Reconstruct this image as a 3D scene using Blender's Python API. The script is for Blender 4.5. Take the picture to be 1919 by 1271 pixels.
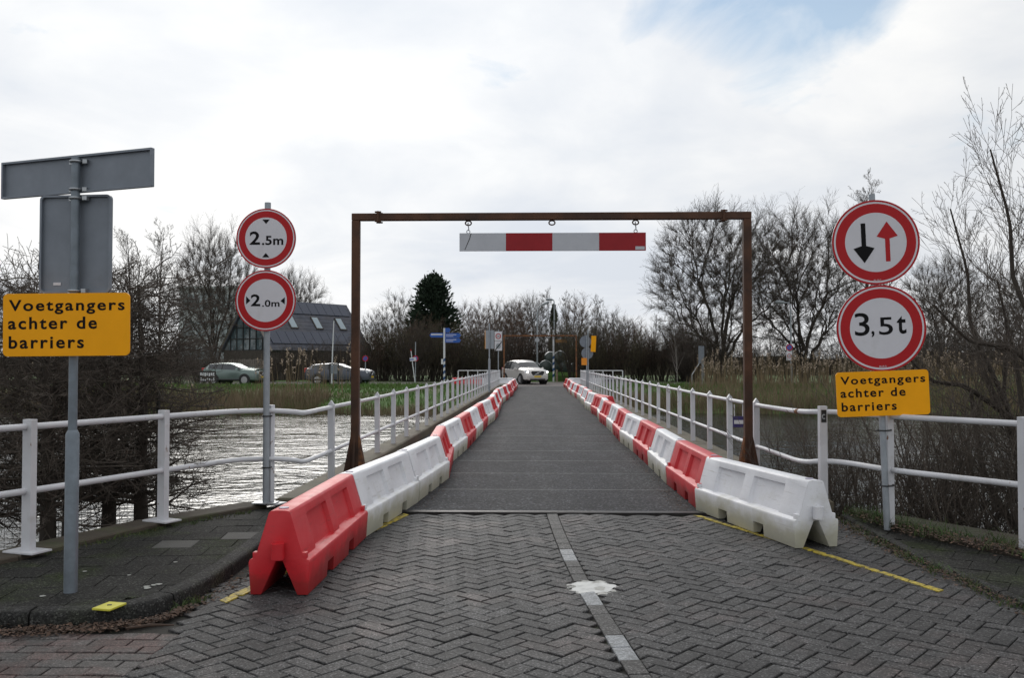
import bpy, math, random
import numpy as np
from mathutils import Vector, Matrix

R = math.radians
for o in list(bpy.data.objects):
    bpy.data.objects.remove(o)
scene = bpy.context.scene
COL = scene.collection

# ------------------------------------------------------------------ camera
FPX = 1700.0                      # focal length in pixels of a 1919 px wide picture
cam_data = bpy.data.cameras.new('camera')
cam_data.sensor_width = 36.0
cam_data.lens = 36.0 * FPX / 1919.0
cam_data.clip_start = 0.05
cam_data.clip_end = 6000.0
cam = bpy.data.objects.new('camera', cam_data)
COL.objects.link(cam)
cam.location = (0, 0, 1.5)
cam.rotation_euler = (R(91.5), R(0.0), R(1.63))
scene.camera = cam

# ------------------------------------------------------------------ sky
SUN_ELEV, SUN_AZ = R(26), R(-14)          # azimuth from +Y towards +X
world = bpy.data.worlds.new('World')
scene.world = world
world.use_nodes = True
wn, wl = world.node_tree.nodes, world.node_tree.links
wn.clear()
def wnode(t, **kw):
    n = wn.new(t)
    for k, v in kw.items():
        setattr(n, k, v)
    return n
def wmath(op, a=None, b=None, c=None, clamp=False):
    n = wn.new('ShaderNodeMath'); n.operation = op; n.use_clamp = clamp
    for i, x in enumerate((a, b, c)):
        if x is None:
            continue
        if isinstance(x, (int, float)):
            n.inputs[i].default_value = x
        else:
            wl.new(x, n.inputs[i])
    return n.outputs[0]
tc = wnode('ShaderNodeTexCoord')
sep = wnode('ShaderNodeSeparateXYZ'); wl.new(tc.outputs['Generated'], sep.inputs[0])
zc = wmath('MAXIMUM', sep.outputs[2], 0.0)
den = wmath('ADD', zc, 0.22)
comb = wnode('ShaderNodeCombineXYZ')
wl.new(wmath('DIVIDE', sep.outputs[0], den), comb.inputs[0])
wl.new(wmath('DIVIDE', sep.outputs[1], den), comb.inputs[1])
def cloud_noise(scale, detail, rough, off, dist=0.0):
    mp = wnode('ShaderNodeMapping'); mp.inputs['Location'].default_value = off
    wl.new(comb.outputs[0], mp.inputs[0])
    n = wnode('ShaderNodeTexNoise'); n.inputs['Scale'].default_value = scale
    n.inputs['Detail'].default_value = detail; n.inputs['Roughness'].default_value = rough
    n.inputs['Distortion'].default_value = dist
    wl.new(mp.outputs[0], n.inputs['Vector'])
    return n.outputs[0]
def wramp(fac, stops):
    r = wnode('ShaderNodeValToRGB')
    while len(r.color_ramp.elements) < len(stops):
        r.color_ramp.elements.new(0.5)
    for e, (p, c) in zip(r.color_ramp.elements, stops):
        e.position = p; e.color = (*c, 1)
    wl.new(fac, r.inputs[0])
    return r.outputs[0]
nA = cloud_noise(0.75, 7, 0.52, (3.1, 1.7, 0.0), 0.25)
nB = cloud_noise(1.9, 6, 0.55, (7.3, 2.2, 0.0), 0.4)
shade = wmath('ADD', wmath('MULTIPLY', nA, 0.6), wmath('MULTIPLY', nB, 0.4))
cloud = wramp(shade, [(0.37, (5.0, 5.3, 5.75)), (0.48, (5.9, 6.05, 6.25)), (0.58, (6.9, 6.9, 6.85))])
# overcast sky: brighter towards the zenith
sdir = Vector((math.sin(SUN_AZ) * math.cos(SUN_ELEV), math.cos(SUN_AZ) * math.cos(SUN_ELEV), math.sin(SUN_ELEV)))
sdp = wnode('ShaderNodeVectorMath', operation='DOT_PRODUCT'); sdp.inputs[1].default_value = sdir
wl.new(tc.outputs['Generated'], sdp.inputs[0])
glow = wmath('POWER', wmath('MAXIMUM', sdp.outputs['Value'], 0.0), 5.0)      # the hidden sun brightens the cloud around it
gain = wmath('ADD', wmath('ADD', wmath('MULTIPLY', zc, 0.08), 0.85), wmath('MULTIPLY', glow, 0.20))
cl = wnode('ShaderNodeVectorMath', operation='SCALE')
wl.new(cloud, cl.inputs[0]); wl.new(gain, cl.inputs['Scale'])
sky = wnode('ShaderNodeTexSky', sky_type='NISHITA', sun_disc=False, sun_elevation=SUN_ELEV, sun_rotation=SUN_AZ, dust_density=0.0, air_density=1.4, ozone_density=2.5)
skd = wnode('ShaderNodeVectorMath', operation='SCALE'); wl.new(sky.outputs[0], skd.inputs[0]); skd.inputs['Scale'].default_value = 0.70
# gaps in the cloud where the blue shows
d0 = Vector((0.25, 0.997, 0.435)).normalized()
dp = wnode('ShaderNodeVectorMath', operation='DOT_PRODUCT')
dp.inputs[1].default_value = d0
wl.new(tc.outputs['Generated'], dp.inputs[0])
near = wmath('MULTIPLY', wmath('SUBTRACT', dp.outputs['Value'], 0.986), 75.0, clamp=True)
gapn = cloud_noise(2.3, 7, 0.56, (1.15, 4.4, 0.0), 0.5)
gap = wmath('ADD', wmath('MULTIPLY', near, 0.46), gapn)
gapf = wramp(gap, [(0.66, (0, 0, 0)), (0.86, (0.85, 0.85, 0.85))])
veil = wnode('ShaderNodeMix', data_type='RGBA')
veil.inputs[0].default_value = 0.12
wl.new(skd.outputs[0], veil.inputs[6]); wl.new(cl.outputs[0], veil.inputs[7])
mixs = wnode('ShaderNodeMix', data_type='RGBA')
wl.new(gapf, mixs.inputs[0]); wl.new(cl.outputs[0], mixs.inputs[6]); wl.new(veil.outputs[2], mixs.inputs[7])
bg = wnode('ShaderNodeBackground'); bg.inputs[1].default_value = 0.15
wl.new(mixs.outputs[2], bg.inputs[0])
wo = wnode('ShaderNodeOutputWorld'); wl.new(bg.outputs[0], wo.inputs[0])

# ------------------------------------------------------------------ sun behind thin cloud
sun_data = bpy.data.lights.new('sun', 'SUN')
sun_data.energy = 1.0
sun_data.angle = R(28)
sun_data.color = (1.0, 0.96, 0.9)
sun = bpy.data.objects.new('sun', sun_data); COL.objects.link(sun)
sd = Vector((math.sin(SUN_AZ) * math.cos(SUN_ELEV), math.cos(SUN_AZ) * math.cos(SUN_ELEV), math.sin(SUN_ELEV)))
sun.rotation_euler = sd.to_track_quat('Z', 'Y').to_euler()

scene.view_settings.view_transform = 'Standard'
scene.view_settings.look = 'None'
scene.view_settings.exposure = 0.0
scene.view_settings.gamma = 1.0
scene.view_settings.use_curve_mapping = False
scene.cycles.max_bounces = 6
scene.cycles.diffuse_bounces = 3
scene.cycles.glossy_bounces = 3
scene.cycles.transparent_max_bounces = 8
scene.cycles.use_denoising = True

# ------------------------------------------------------------------ materials
MATS = {}
def mat(name, color=(0.5, 0.5, 0.5), rough=0.6, metal=0.0, spec=0.5, var=0.0, vscale=8.0, bump=0.0, bscale=60.0,
        second=None, sscale=4.0, slo=0.45, shi=0.65, detail=5.0, rough2=None, space='Object', emit=None, rand=0.0, speck=None, grain=None, sstretch=None, sky_patch=False):
    """Principled material with noise variation, an optional second colour in patches, bump and specks."""
    m = bpy.data.materials.new(name); m.use_nodes = True
    nt = m.node_tree; n, l = nt.nodes, nt.links
    p = n['Principled BSDF']
    p.inputs['Base Color'].default_value = (*color, 1)
    p.inputs['Roughness'].default_value = rough
    p.inputs['Metallic'].default_value = metal
    p.inputs['Specular IOR Level'].default_value = spec
    t = n.new('ShaderNodeTexCoord'); src = t.outputs['Object']
    if space == 'World':
        src = n.new('ShaderNodeNewGeometry').outputs['Position']
    def noise(scale, det=detail, rg=0.6, stretch=None):
        k = n.new('ShaderNodeTexNoise'); k.inputs['Scale'].default_value = scale
        k.inputs['Detail'].default_value = det; k.inputs['Roughness'].default_value = rg
        if stretch:
            mp = n.new('ShaderNodeMapping'); mp.inputs['Scale'].default_value = stretch; l.new(src, mp.inputs[0]); l.new(mp.outputs[0], k.inputs['Vector'])
        else:
            l.new(src, k.inputs['Vector'])
        return k.outputs[0]
    def rampf(f, a, b, ca=(0, 0, 0), cb=(1, 1, 1)):
        r = n.new('ShaderNodeValToRGB'); r.color_ramp.elements[0].position = a; r.color_ramp.elements[1].position = b
        r.color_ramp.elements[0].color = (*ca, 1); r.color_ramp.elements[1].color = (*cb, 1)
        l.new(f, r.inputs[0]); return r.outputs[0]
    def mix(f, a, b, mode='MIX'):
        k = n.new('ShaderNodeMix'); k.data_type = 'RGBA'; k.blend_type = mode
        for i, x in ((0, f), (6, a), (7, b)):
            if isinstance(x, (int, float)):
                k.inputs[i].default_value = x
            elif isinstance(x, tuple):
                k.inputs[i].default_value = (*x, 1)
            else:
                l.new(x, k.inputs[i])
        return k.outputs[2]
    col = color
    if second:
        f = rampf(noise(sscale, stretch=sstretch), slo, shi)
        col = mix(f, col, second)
        if rough2 is not None:
            mr = n.new('ShaderNodeMapRange'); mr.inputs[3].default_value = rough; mr.inputs[4].default_value = rough2
            l.new(f, mr.inputs[0]); l.new(mr.outputs[0], p.inputs['Roughness'])
    if speck:
        sc, amt, lo, hi = speck
        col = mix(rampf(noise(sc, 2.0), lo, hi), col, amt)
    if grain:
        gs, glo, ghi = grain
        vo = n.new('ShaderNodeTexVoronoi'); vo.inputs['Scale'].default_value = gs; l.new(src, vo.inputs['Vector'])
        r = n.new('ShaderNodeValToRGB'); e = r.color_ramp.elements
        e[0].position = 0.0; e[0].color = (glo, glo, glo, 1); e[1].position = 1.0; e[1].color = (ghi, ghi, ghi, 1)
        k = e.new(0.55); k.color = (0.85, 0.85, 0.85, 1); k = e.new(0.85); k.color = (1.25, 1.25, 1.25, 1)
        sx = n.new('ShaderNodeSeparateColor'); l.new(vo.outputs['Color'], sx.inputs[0]); l.new(sx.outputs[0], r.inputs[0])
        col = mix(1.0, col, r.outputs[0], 'MULTIPLY')
    if var:
        v = rampf(noise(vscale), 0.25, 0.75, (1 - var,) * 3, (1 + var,) * 3)
        col = mix(1.0, col, v, 'MULTIPLY')
    if rand:
        oi = n.new('ShaderNodeObjectInfo'); ge = n.new('ShaderNodeNewGeometry')
        ad = n.new('ShaderNodeMath'); ad.operation = 'ADD'
        l.new(oi.outputs['Random'], ad.inputs[0]); l.new(ge.outputs['Random Per Island'], ad.inputs[1])
        fr = n.new('ShaderNodeMath'); fr.operation = 'FRACT'; l.new(ad.outputs[0], fr.inputs[0])
        col = mix(1.0, col, rampf(fr.outputs[0], 0.0, 1.0, (1 - rand,) * 3, (1 + rand,) * 3), 'MULTIPLY')
    if sky_patch:                       # puddle's sky reflection painted as a pale soft-edged patch on the paving
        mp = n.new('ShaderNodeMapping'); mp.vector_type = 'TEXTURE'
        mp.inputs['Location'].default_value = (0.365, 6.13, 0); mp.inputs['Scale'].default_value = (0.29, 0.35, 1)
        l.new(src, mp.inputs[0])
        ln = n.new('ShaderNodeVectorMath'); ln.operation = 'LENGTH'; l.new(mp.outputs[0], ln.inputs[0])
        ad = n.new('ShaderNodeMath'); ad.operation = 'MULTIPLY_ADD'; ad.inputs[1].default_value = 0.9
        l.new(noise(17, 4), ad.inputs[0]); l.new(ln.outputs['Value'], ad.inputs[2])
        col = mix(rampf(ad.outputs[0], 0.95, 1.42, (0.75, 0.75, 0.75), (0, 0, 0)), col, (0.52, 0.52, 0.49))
    if not isinstance(col, tuple):
        l.new(col, p.inputs['Base Color'])
    if bump:
        b = n.new('ShaderNodeBump'); b.inputs['Strength'].default_value = 1.0; b.inputs['Distance'].default_value = bump
        l.new(noise(bscale, 4.0), b.inputs['Height']); l.new(b.outputs[0], p.inputs['Normal'])
    if emit:
        p.inputs['Emission Color'].default_value = (*emit[0], 1); p.inputs['Emission Strength'].default_value = emit[1]
    MATS[name] = m
    return m

# ------------------------------------------------------------------ mesh helpers
def finish(me, smooth=None):
    if smooth is not None:
        me.polygons.foreach_set('use_smooth', [True] * len(me.polygons))
        me.set_sharp_from_angle(angle=R(smooth))
    me.update()
    return me

class MB:
    """collects boxes, prisms and tubes into one mesh"""
    def __init__(self):
        self.v, self.f, self.m = [], [], []
    def add(self, verts, faces, mi=0, M=None):
        o = len(self.v)
        if M is not None:
            verts = [M @ Vector(p) for p in verts]
        self.v.extend([tuple(p) for p in verts])
        self.f.extend([tuple(i + o for i in f) for f in faces])
        self.m.extend([mi] * len(faces))
        return self
    def box(self, x0, x1, y0, y1, z0, z1, mi=0, M=None):
        v = [(x0, y0, z0), (x1, y0, z0), (x1, y1, z0), (x0, y1, z0), (x0, y0, z1), (x1, y0, z1), (x1, y1, z1), (x0, y1, z1)]
        f = [(0, 3, 2, 1), (4, 5, 6, 7), (0, 1, 5, 4), (1, 2, 6, 5), (2, 3, 7, 6), (3, 0, 4, 7)]
        return self.add(v, f, mi, M)
    def prism(self, pts, z0, z1, mi=0, M=None, inset=0.0, drop=0.0):
        """convex polygon (counter-clockwise) from z0 to z1, top edge chamfered by inset / drop"""
        n = len(pts)
        rings = [[(x, y, z0) for x, y in pts]]
        if inset:
            rings.append([(x, y, z1 - drop) for x, y in pts])
            cx = sum(p[0] for p in pts) / n; cy = sum(p[1] for p in pts) / n
            top = []
            for i in range(n):
                a, b, c = Vector(pts[i - 1]), Vector(pts[i]), Vector(pts[(i + 1) % n])
                e1 = (b - a); e2 = (c - b)
                if e1.length < 1e-6 or e2.length < 1e-6:
                    top.append((b.x, b.y, z1)); continue
                e1.normalize(); e2.normalize()
                n1 = Vector((-e1.y, e1.x)); n2 = Vector((-e2.y, e2.x))
                k = n1 + n2
                k = k / max(0.3, 1 + n1.dot(n2))
                q = b + k * inset
                top.append((q.x, q.y, z1))
            rings.append(top)
        else:
            rings.append([(x, y, z1) for x, y in pts])
        v = [p for r in rings for p in r]; f = [tuple(range(n))[::-1]]
        for r in range(len(rings) - 1):
            for i in range(n):
                j = (i + 1) % n
                f.append((r * n + i, r * n + j, (r + 1) * n + j, (r + 1) * n + i))
        f.append(tuple((len(rings) - 1) * n + i for i in range(n)))
        return self.add(v, f, mi, M)
    def tube(self, pts, rad, k=10, mi=0, cap=True, M=None):
        pts = [Vector(p) for p in pts]
        if isinstance(rad, (int, float)):
            rad = [rad] * len(pts)
        v, f = [], []
        u = None
        for i, p in enumerate(pts):
            t = (pts[min(i + 1, len(pts) - 1)] - pts[max(i - 1, 0)]).normalized()
            if u is None:
                ref = Vector((0, 0, 1)) if abs(t.z) < 0.9 else Vector((1, 0, 0))
                u = t.cross(ref).normalized()
            else:
                u = (u - t * u.dot(t)).normalized()
            w = t.cross(u)
            for a in range(k):
                c = 2 * math.pi * a / k
                v.append(p + (u * math.cos(c) + w * math.sin(c)) * rad[i])
        for i in range(len(pts) - 1):
            for a in range(k):
                b = (a + 1) % k
                f.append((i * k + a, i * k + b, (i + 1) * k + b, (i + 1) * k + a))
        if cap:
            f.append(tuple(range(k))[::-1]); f.append(tuple((len(pts) - 1) * k + a for a in range(k)))
        return self.add(v, f, mi, M)
    def annulus(self, r0, r1, y, k=64, mi=0, cx=0.0, cz=0.0):
        """flat ring (or disc when r0 = 0) in the XZ plane facing -Y"""
        v, f = [], []
        for a in range(k):
            c = 2 * math.pi * a / k
            v.append((cx + r1 * math.cos(c), y, cz + r1 * math.sin(c)))
        if r0 <= 0:
            return self.add(v, [tuple(range(k))], mi)
        for a in range(k):
            c = 2 * math.pi * a / k
            v.append((cx + r0 * math.cos(c), y, cz + r0 * math.sin(c)))
        for a in range(k):
            b = (a + 1) % k
            f.append((a, b, k + b, k + a))
        return self.add(v, f, mi)
    def mesh(self, name, smooth=None):
        me = bpy.data.meshes.new(name)
        me.from_pydata(self.v, [], self.f)
        me.polygons.foreach_set('material_index', self.m)
        return finish(me, smooth)
    def build(self, name, mats, parent=None, loc=(0, 0, 0), rot=(0, 0, 0), smooth=None, bevel=0.0):
        o = obj(name, self.mesh(name, smooth), mats, parent, loc, rot)
        if bevel:
            b = o.modifiers.new('bevel', 'BEVEL'); b.width = bevel; b.segments = 2; b.limit_method = 'ANGLE'; b.angle_limit = R(40)
        return o

def obj(name, me, mats=None, parent=None, loc=(0, 0, 0), rot=(0, 0, 0)):
    if mats is not None and not me.materials:
        for m in (mats if isinstance(mats, (list, tuple)) else [mats]):
            me.materials.append(MATS[m] if isinstance(m, str) else m)
    o = bpy.data.objects.new(name, me)
    COL.objects.link(o)
    o.location = loc; o.rotation_euler = rot
    if parent is not None:
        o.parent = parent
    return o
def thing(name, label, cat, loc=(0, 0, 0), rot=(0, 0, 0), group=None):
    o = bpy.data.objects.new(name, None); COL.objects.link(o)
    o.empty_display_size = 0.2
    o.location = loc; o.rotation_euler = rot
    return tag(o, label, cat, group)
def tag(o, label=None, cat=None, group=None, kind=None):
    if label: o['label'] = label
    if cat: o['category'] = cat
    if group: o['group'] = group
    if kind: o['kind'] = kind
    return o
def bake(o):
    """apply the modifiers of o into a new mesh"""
    dg = bpy.context.evaluated_depsgraph_get()
    me = bpy.data.meshes.new_from_object(o.evaluated_get(dg))
    return me
def text_mesh(body, w, h, bold=0.02, spacing=1.0, cx=0.0, cz=0.0, y=0.0, name='lettering'):
    """lettering scaled into a box of width w and height h, facing -Y"""
    cu = bpy.data.curves.new('text_source', 'FONT')
    cu.body = body; cu.size = 1.0; cu.offset = bold; cu.space_character = spacing; cu.resolution_u = 6
    t = bpy.data.objects.new('text_source', cu); COL.objects.link(t)
    bpy.context.view_layer.update()
    me = bake(t)
    bpy.data.objects.remove(t); bpy.data.curves.remove(cu)
    n = len(me.vertices); co = np.empty(n * 3, np.float32); me.vertices.foreach_get('co', co); co = co.reshape(-1, 3)
    lo, hi = co.min(0), co.max(0)
    out = np.zeros_like(co)
    out[:, 0] = (co[:, 0] - (lo[0] + hi[0]) / 2) / (hi[0] - lo[0]) * w + cx
    out[:, 2] = (co[:, 1] - (lo[1] + hi[1]) / 2) / (hi[1] - lo[1]) * h + cz
    out[:, 1] = y
    me.vertices.foreach_set('co', out.ravel()); me.materials.clear(); me.update(); me.name = name
    return me
def clip(poly, a, b, c):
    """part of a convex polygon where a*x + b*y + c >= 0"""
    out = []
    for i in range(len(poly)):
        p, q = poly[i], poly[(i + 1) % len(poly)]
        dp_, dq = a * p[0] + b * p[1] + c, a * q[0] + b * q[1] + c
        if dp_ >= 0:
            out.append(p)
        if (dp_ >= 0) != (dq >= 0):
            t = dp_ / (dp_ - dq)
            out.append((p[0] + (q[0] - p[0]) * t, p[1] + (q[1] - p[1]) * t))
    return out
def clip_to(poly, region):
    """clip to a convex counter-clockwise region"""
    for i in range(len(region)):
        p, q = region[i], region[(i + 1) % len(region)]
        a, b = -(q[1] - p[1]), q[0] - p[0]
        poly = clip(poly, a, b, -(a * p[0] + b * p[1]))
        if len(poly) < 3:
            return []
    return poly
def area(poly):
    return 0.5 * sum(poly[i - 1][0] * poly[i][1] - poly[i][0] * poly[i - 1][1] for i in range(len(poly)))
def in_view(x, y, z=0.0, margin=60):
    """pixel of a world point in the 1919 px picture, or None"""
    s = FPX / max(y, 0.1)
    px, py = 1008 + x * s, 680 - (z - 1.5) * s
    return -margin < px < 1919 + margin and -margin < py < 1271 + margin

# numpy mass meshes
def np_mesh(name, verts, quads, smooth=False):
    me = bpy.data.meshes.new(name)
    nv, nf = len(verts), len(quads)
    k = quads.shape[1]
    me.vertices.add(nv); me.vertices.foreach_set('co', np.ascontiguousarray(verts, np.float32).ravel())
    me.loops.add(nf * k); me.loops.foreach_set('vertex_index', np.ascontiguousarray(quads, np.int32).ravel())
    me.polygons.add(nf)
    me.polygons.foreach_set('loop_start', np.arange(0, nf * k, k, dtype=np.int32))
    if smooth:
        me.polygons.foreach_set('use_smooth', np.ones(nf, bool))
    me.update(calc_edges=True)
    return me
def norm(a):
    return a / np.maximum(np.linalg.norm(a, axis=-1, keepdims=True), 1e-9)
def tubes(levels):
    """levels: list of (pts (P,N,3), rad (P,N), sides) -> verts, quads"""
    V, Q, off = [], [], 0
    for pts, rad, k in levels:
        P, N, _ = pts.shape
        if P == 0:
            continue
        t = norm(np.gradient(pts, axis=1))
        ref = np.zeros_like(t); ref[..., 0] = 0.43; ref[..., 1] = 0.82; ref[..., 2] = 0.37
        u = norm(np.cross(t, ref)); w = np.cross(t, u)
        ang = np.arange(k) * 2 * np.pi / k
        ring = pts[:, :, None, :] + rad[:, :, None, None] * (u[:, :, None, :] * np.cos(ang)[None, None, :, None] + w[:, :, None, :] * np.sin(ang)[None, None, :, None])
        V.append(ring.reshape(-1, 3))
        base = (np.arange(P)[:, None, None] * N + np.arange(N - 1)[None, :, None]) * k
        a = np.arange(k)[None, None, :]; b = (a + 1) % k
        q = np.stack([base + a, base + b, base + k + b, base + k + a], -1).reshape(-1, 4) + off
        Q.append(q); off += P * N * k
    return np.concatenate(V), np.concatenate(Q)
UP = np.array([0, 0, 1.0])
def grow(rng, p, d, L, r, N, jitter, trop, tip=0.25):
    P = len(p)
    pts = np.zeros((P, N, 3)); pts[:, 0] = p
    d = norm(d.copy())
    trop = np.asarray(trop, float)
    for k in range(1, N):
        d = norm(d + rng.normal(0, jitter, (P, 3)) + trop)
        pts[:, k] = pts[:, k - 1] + d * (L / (N - 1))[:, None]
    rad = r[:, None] * np.linspace(1, tip, N)[None, :]
    return pts, rad
def branch(rng, pts, rad, n, tmin, tmax, ang, ratio, rr, flat=0.0, shrink=0.55):
    """n children on every parent; returns p, d, L, r"""
    P, N, _ = pts.shape
    t = tmin + (tmax - tmin) * (np.arange(n)[None, :] + rng.random((P, n))) / n
    f = np.clip(t, 0, 0.999) * (N - 1); i = f.astype(int); fr = f - i
    idx = np.arange(P)[:, None]
    a, b = pts[idx, i], pts[idx, np.minimum(i + 1, N - 1)]
    pos = a + (b - a) * fr[..., None]
    tan = norm(b - a)
    rv = rng.normal(0, 1, (P, n, 3))
    if flat:
        rv[..., 2] *= (1 - flat)
    perp = norm(rv - tan * np.sum(rv * tan, -1, keepdims=True))
    al = R(1) * (ang[0] + (ang[1] - ang[0]) * rng.random((P, n)))
    d = tan * np.cos(al)[..., None] + perp * np.sin(al)[..., None]
    length = np.linalg.norm(np.diff(pts, axis=1), axis=-1).sum(1)
    Lc = length[:, None] * ratio * (1 - shrink * (t - tmin) / max(tmax - tmin, 1e-6)) * (0.65 + 0.7 * rng.random((P, n)))
    rc = (rad[idx, i] * rr)
    return pos.reshape(-1, 3), d.reshape(-1, 3), Lc.reshape(-1), rc.reshape(-1)
# ================================================================== materials of the place
mat('asphalt_deck', (0.035, 0.036, 0.041), 0.78, spec=0.16, var=0.32, vscale=1.3, bump=0.006, bscale=140, space='World', grain=(62, 0.35, 3.4), second=(0.054, 0.055, 0.059), sscale=1.1, sstretch=(1.5, 0.12, 1), slo=0.44, shi=0.66)
mat('joint_strip', (0.13, 0.13, 0.13), 0.6, var=0.6, vscale=9, space='World')
mat('joint_steel', (0.035, 0.032, 0.032), 0.45, 0.6, var=0.3, vscale=20, space='World')
mat('brick_grey', sky_patch=True, color=(0.055, 0.0545, 0.0555), rough=0.64, spec=0.26, var=0.40, vscale=1.7, bump=0.006, bscale=120, space='World', rand=0.20,
    grain=(125, 0.35, 2.9), rough2=0.54, second=(0.064, 0.054, 0.053), sscale=1.6, slo=0.52, shi=0.66)
mat('brick_dark', sky_patch=True, color=(0.066, 0.0645, 0.0635), rough=0.62, spec=0.25, grain=(125, 0.4, 2.6), var=0.2, vscale=14, bump=0.004, bscale=170, space='World', rand=0.1, speck=(210, (0.22, 0.21, 0.21), 0.64, 0.74))
mat('brick_white', (0.24, 0.255, 0.27), 0.6, var=0.16, vscale=30, bump=0.002, bscale=170, space='World', second=(0.17, 0.18, 0.19), sscale=14, grain=(125, 0.6, 1.4))
mat('brick_red', (0.085, 0.055, 0.051), 0.66, spec=0.35, grain=(140, 0.5, 2.0), var=0.2, vscale=12, bump=0.003, bscale=150, space='World', rand=0.3, second=(0.075, 0.070, 0.068), sscale=3.2, slo=0.42, shi=0.58)
mat('joint_sand', sky_patch=True, color=(0.032, 0.030, 0.026), rough=0.9, var=0.4, vscale=9, bump=0.01, bscale=60, space='World', second=(0.03, 0.038, 0.016), sscale=1.6, slo=0.55, shi=0.66)
mat('pave_tile', (0.026, 0.026, 0.024), 0.85, spec=0.15, var=0.35, vscale=2.5, bump=0.004, bscale=110, space='World', rand=0.14, grain=(110, 0.4, 3.0), second=(0.024, 0.031, 0.013), sscale=1.7, slo=0.48, shi=0.66)
mat('pave_tile_pale', (0.055, 0.055, 0.052), 0.75, spec=0.3, var=0.2, vscale=5, bump=0.003, bscale=150, space='World', speck=(190, (0.19, 0.19, 0.18), 0.66, 0.74))
mat('kerb_stone', (0.028, 0.028, 0.027), 0.8, spec=0.2, grain=(110, 0.4, 2.6), var=0.3, vscale=7, bump=0.005, bscale=110, space='World', speck=(200, (0.2, 0.2, 0.2), 0.66, 0.75), second=(0.04, 0.045, 0.03), sscale=2.5, slo=0.5, shi=0.7)
mat('coping', (0.075, 0.064, 0.050), 0.85, spec=0.25, var=0.35, vscale=3, bump=0.006, bscale=70, space='World', second=(0.06, 0.065, 0.035), sscale=2.2, slo=0.5, shi=0.66)
mat('bridge_kerb', (0.115, 0.098, 0.068), 0.8, var=0.3, vscale=2.5, bump=0.006, bscale=60, space='World', second=(0.10, 0.095, 0.06), sscale=1.3, slo=0.48, shi=0.66)
mat('concrete', (0.22, 0.21, 0.19), 0.85, var=0.3, vscale=2, bump=0.006, bscale=40, space='World')
mat('yellow_paint', (0.44, 0.34, 0.035), 0.65, var=0.2, vscale=12, bump=0.002, bscale=120, space='World', second=(0.11, 0.095, 0.05), sscale=16, slo=0.46, shi=0.66, grain=(125, 0.6, 1.4))
mat('soil', (0.035, 0.028, 0.020), 0.95, var=0.4, vscale=3, bump=0.03, bscale=14, space='World', second=(0.03, 0.04, 0.014), sscale=1.2)
mat('grass_ground', (0.058, 0.125, 0.022), 0.9, var=0.35, vscale=1.2, bump=0.05, bscale=6, space='World', second=(0.085, 0.072, 0.03), sscale=0.22, slo=0.48, shi=0.62)
mat('far_asphalt', (0.095, 0.080, 0.078), 0.85, var=0.2, vscale=0.6, space='World')
mat('puddle_painted_sky', (0.52, 0.52, 0.49), 0.10, spec=0.6, second=(0.36, 0.36, 0.34), sscale=14, slo=0.4, shi=0.7, space='World')  # bright sky reflection put into the water's base colour

def water_material():
    m = bpy.data.materials.new('river_water'); m.use_nodes = True
    n, l = m.node_tree.nodes, m.node_tree.links
    p = n['Principled BSDF']
    p.inputs['Base Color'].default_value = (0.012, 0.014, 0.012, 1)
    p.inputs['Roughness'].default_value = 0.08
    p.inputs['IOR'].default_value = 1.33
    g = n.new('ShaderNodeNewGeometry')
    last = None
    for sc, dist, det, stretch in ((0.20, 0.20, 2, (0.6, 1.1, 1)), (1.3, 0.058, 2, (0.75, 1.2, 1)), (4.8, 0.030, 3, (0.9, 1.15, 1))):
        mp = n.new('ShaderNodeMapping'); mp.inputs['Scale'].default_value = stretch; mp.inputs['Rotation'].default_value = (0, 0, 0.25)
        l.new(g.outputs['Position'], mp.inputs[0])
        t = n.new('ShaderNodeTexNoise'); t.inputs['Scale'].default_value = sc; t.inputs['Detail'].default_value = det
        l.new(mp.outputs[0], t.inputs['Vector'])
        b = n.new('ShaderNodeBump'); b.inputs['Distance'].default_value = dist
        l.new(t.outputs[0], b.inputs['Height'])
        if last: l.new(last, b.inputs['Normal'])
        last = b.outputs[0]
    l.new(last, p.inputs['Normal'])
    MATS['river_water'] = m
water_material()

# ================================================================== ground sheet
NEAR = [(2.9, 9.05), (-2.75, 9.05), (-3.5, 8.0), (-4.05, 6.5), (-5.2, 3.5), (-9, -8), (-9, -40), (9, -40), (9, -4), (6.2, 3.5), (4.9, 5.6), (3.95, 7.1), (3.3, 8.1)]
def near_sd(x, y):
    """signed distance to the near land, negative inside"""
    best, inside = 1e9, False
    n = len(NEAR)
    for i in range(n):
        (x0, y0), (x1, y1) = NEAR[i], NEAR[(i + 1) % n]
        dx, dy = x1 - x0, y1 - y0
        t = max(0, min(1, ((x - x0) * dx + (y - y0) * dy) / (dx * dx + dy * dy)))
        best = min(best, math.hypot(x - x0 - t * dx, y - y0 - t * dy))
        if (y0 > y) != (y1 > y) and x < (x1 - x0) * (y - y0) / (y1 - y0) + x0:
            inside = not inside
    return -best if inside else best
def far_bank(x):
    return 46.0 + 1.3 * math.sin(x * 0.11 + 0.6) + 0.6 * math.sin(x * 0.37)
def lerp_table(d, tab):
    for (a, za), (b, zb) in zip(tab, tab[1:]):
        if d <= b:
            return za + (zb - za) * max(0.0, (d - a)) / (b - a)
    return tab[-1][1]
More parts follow.
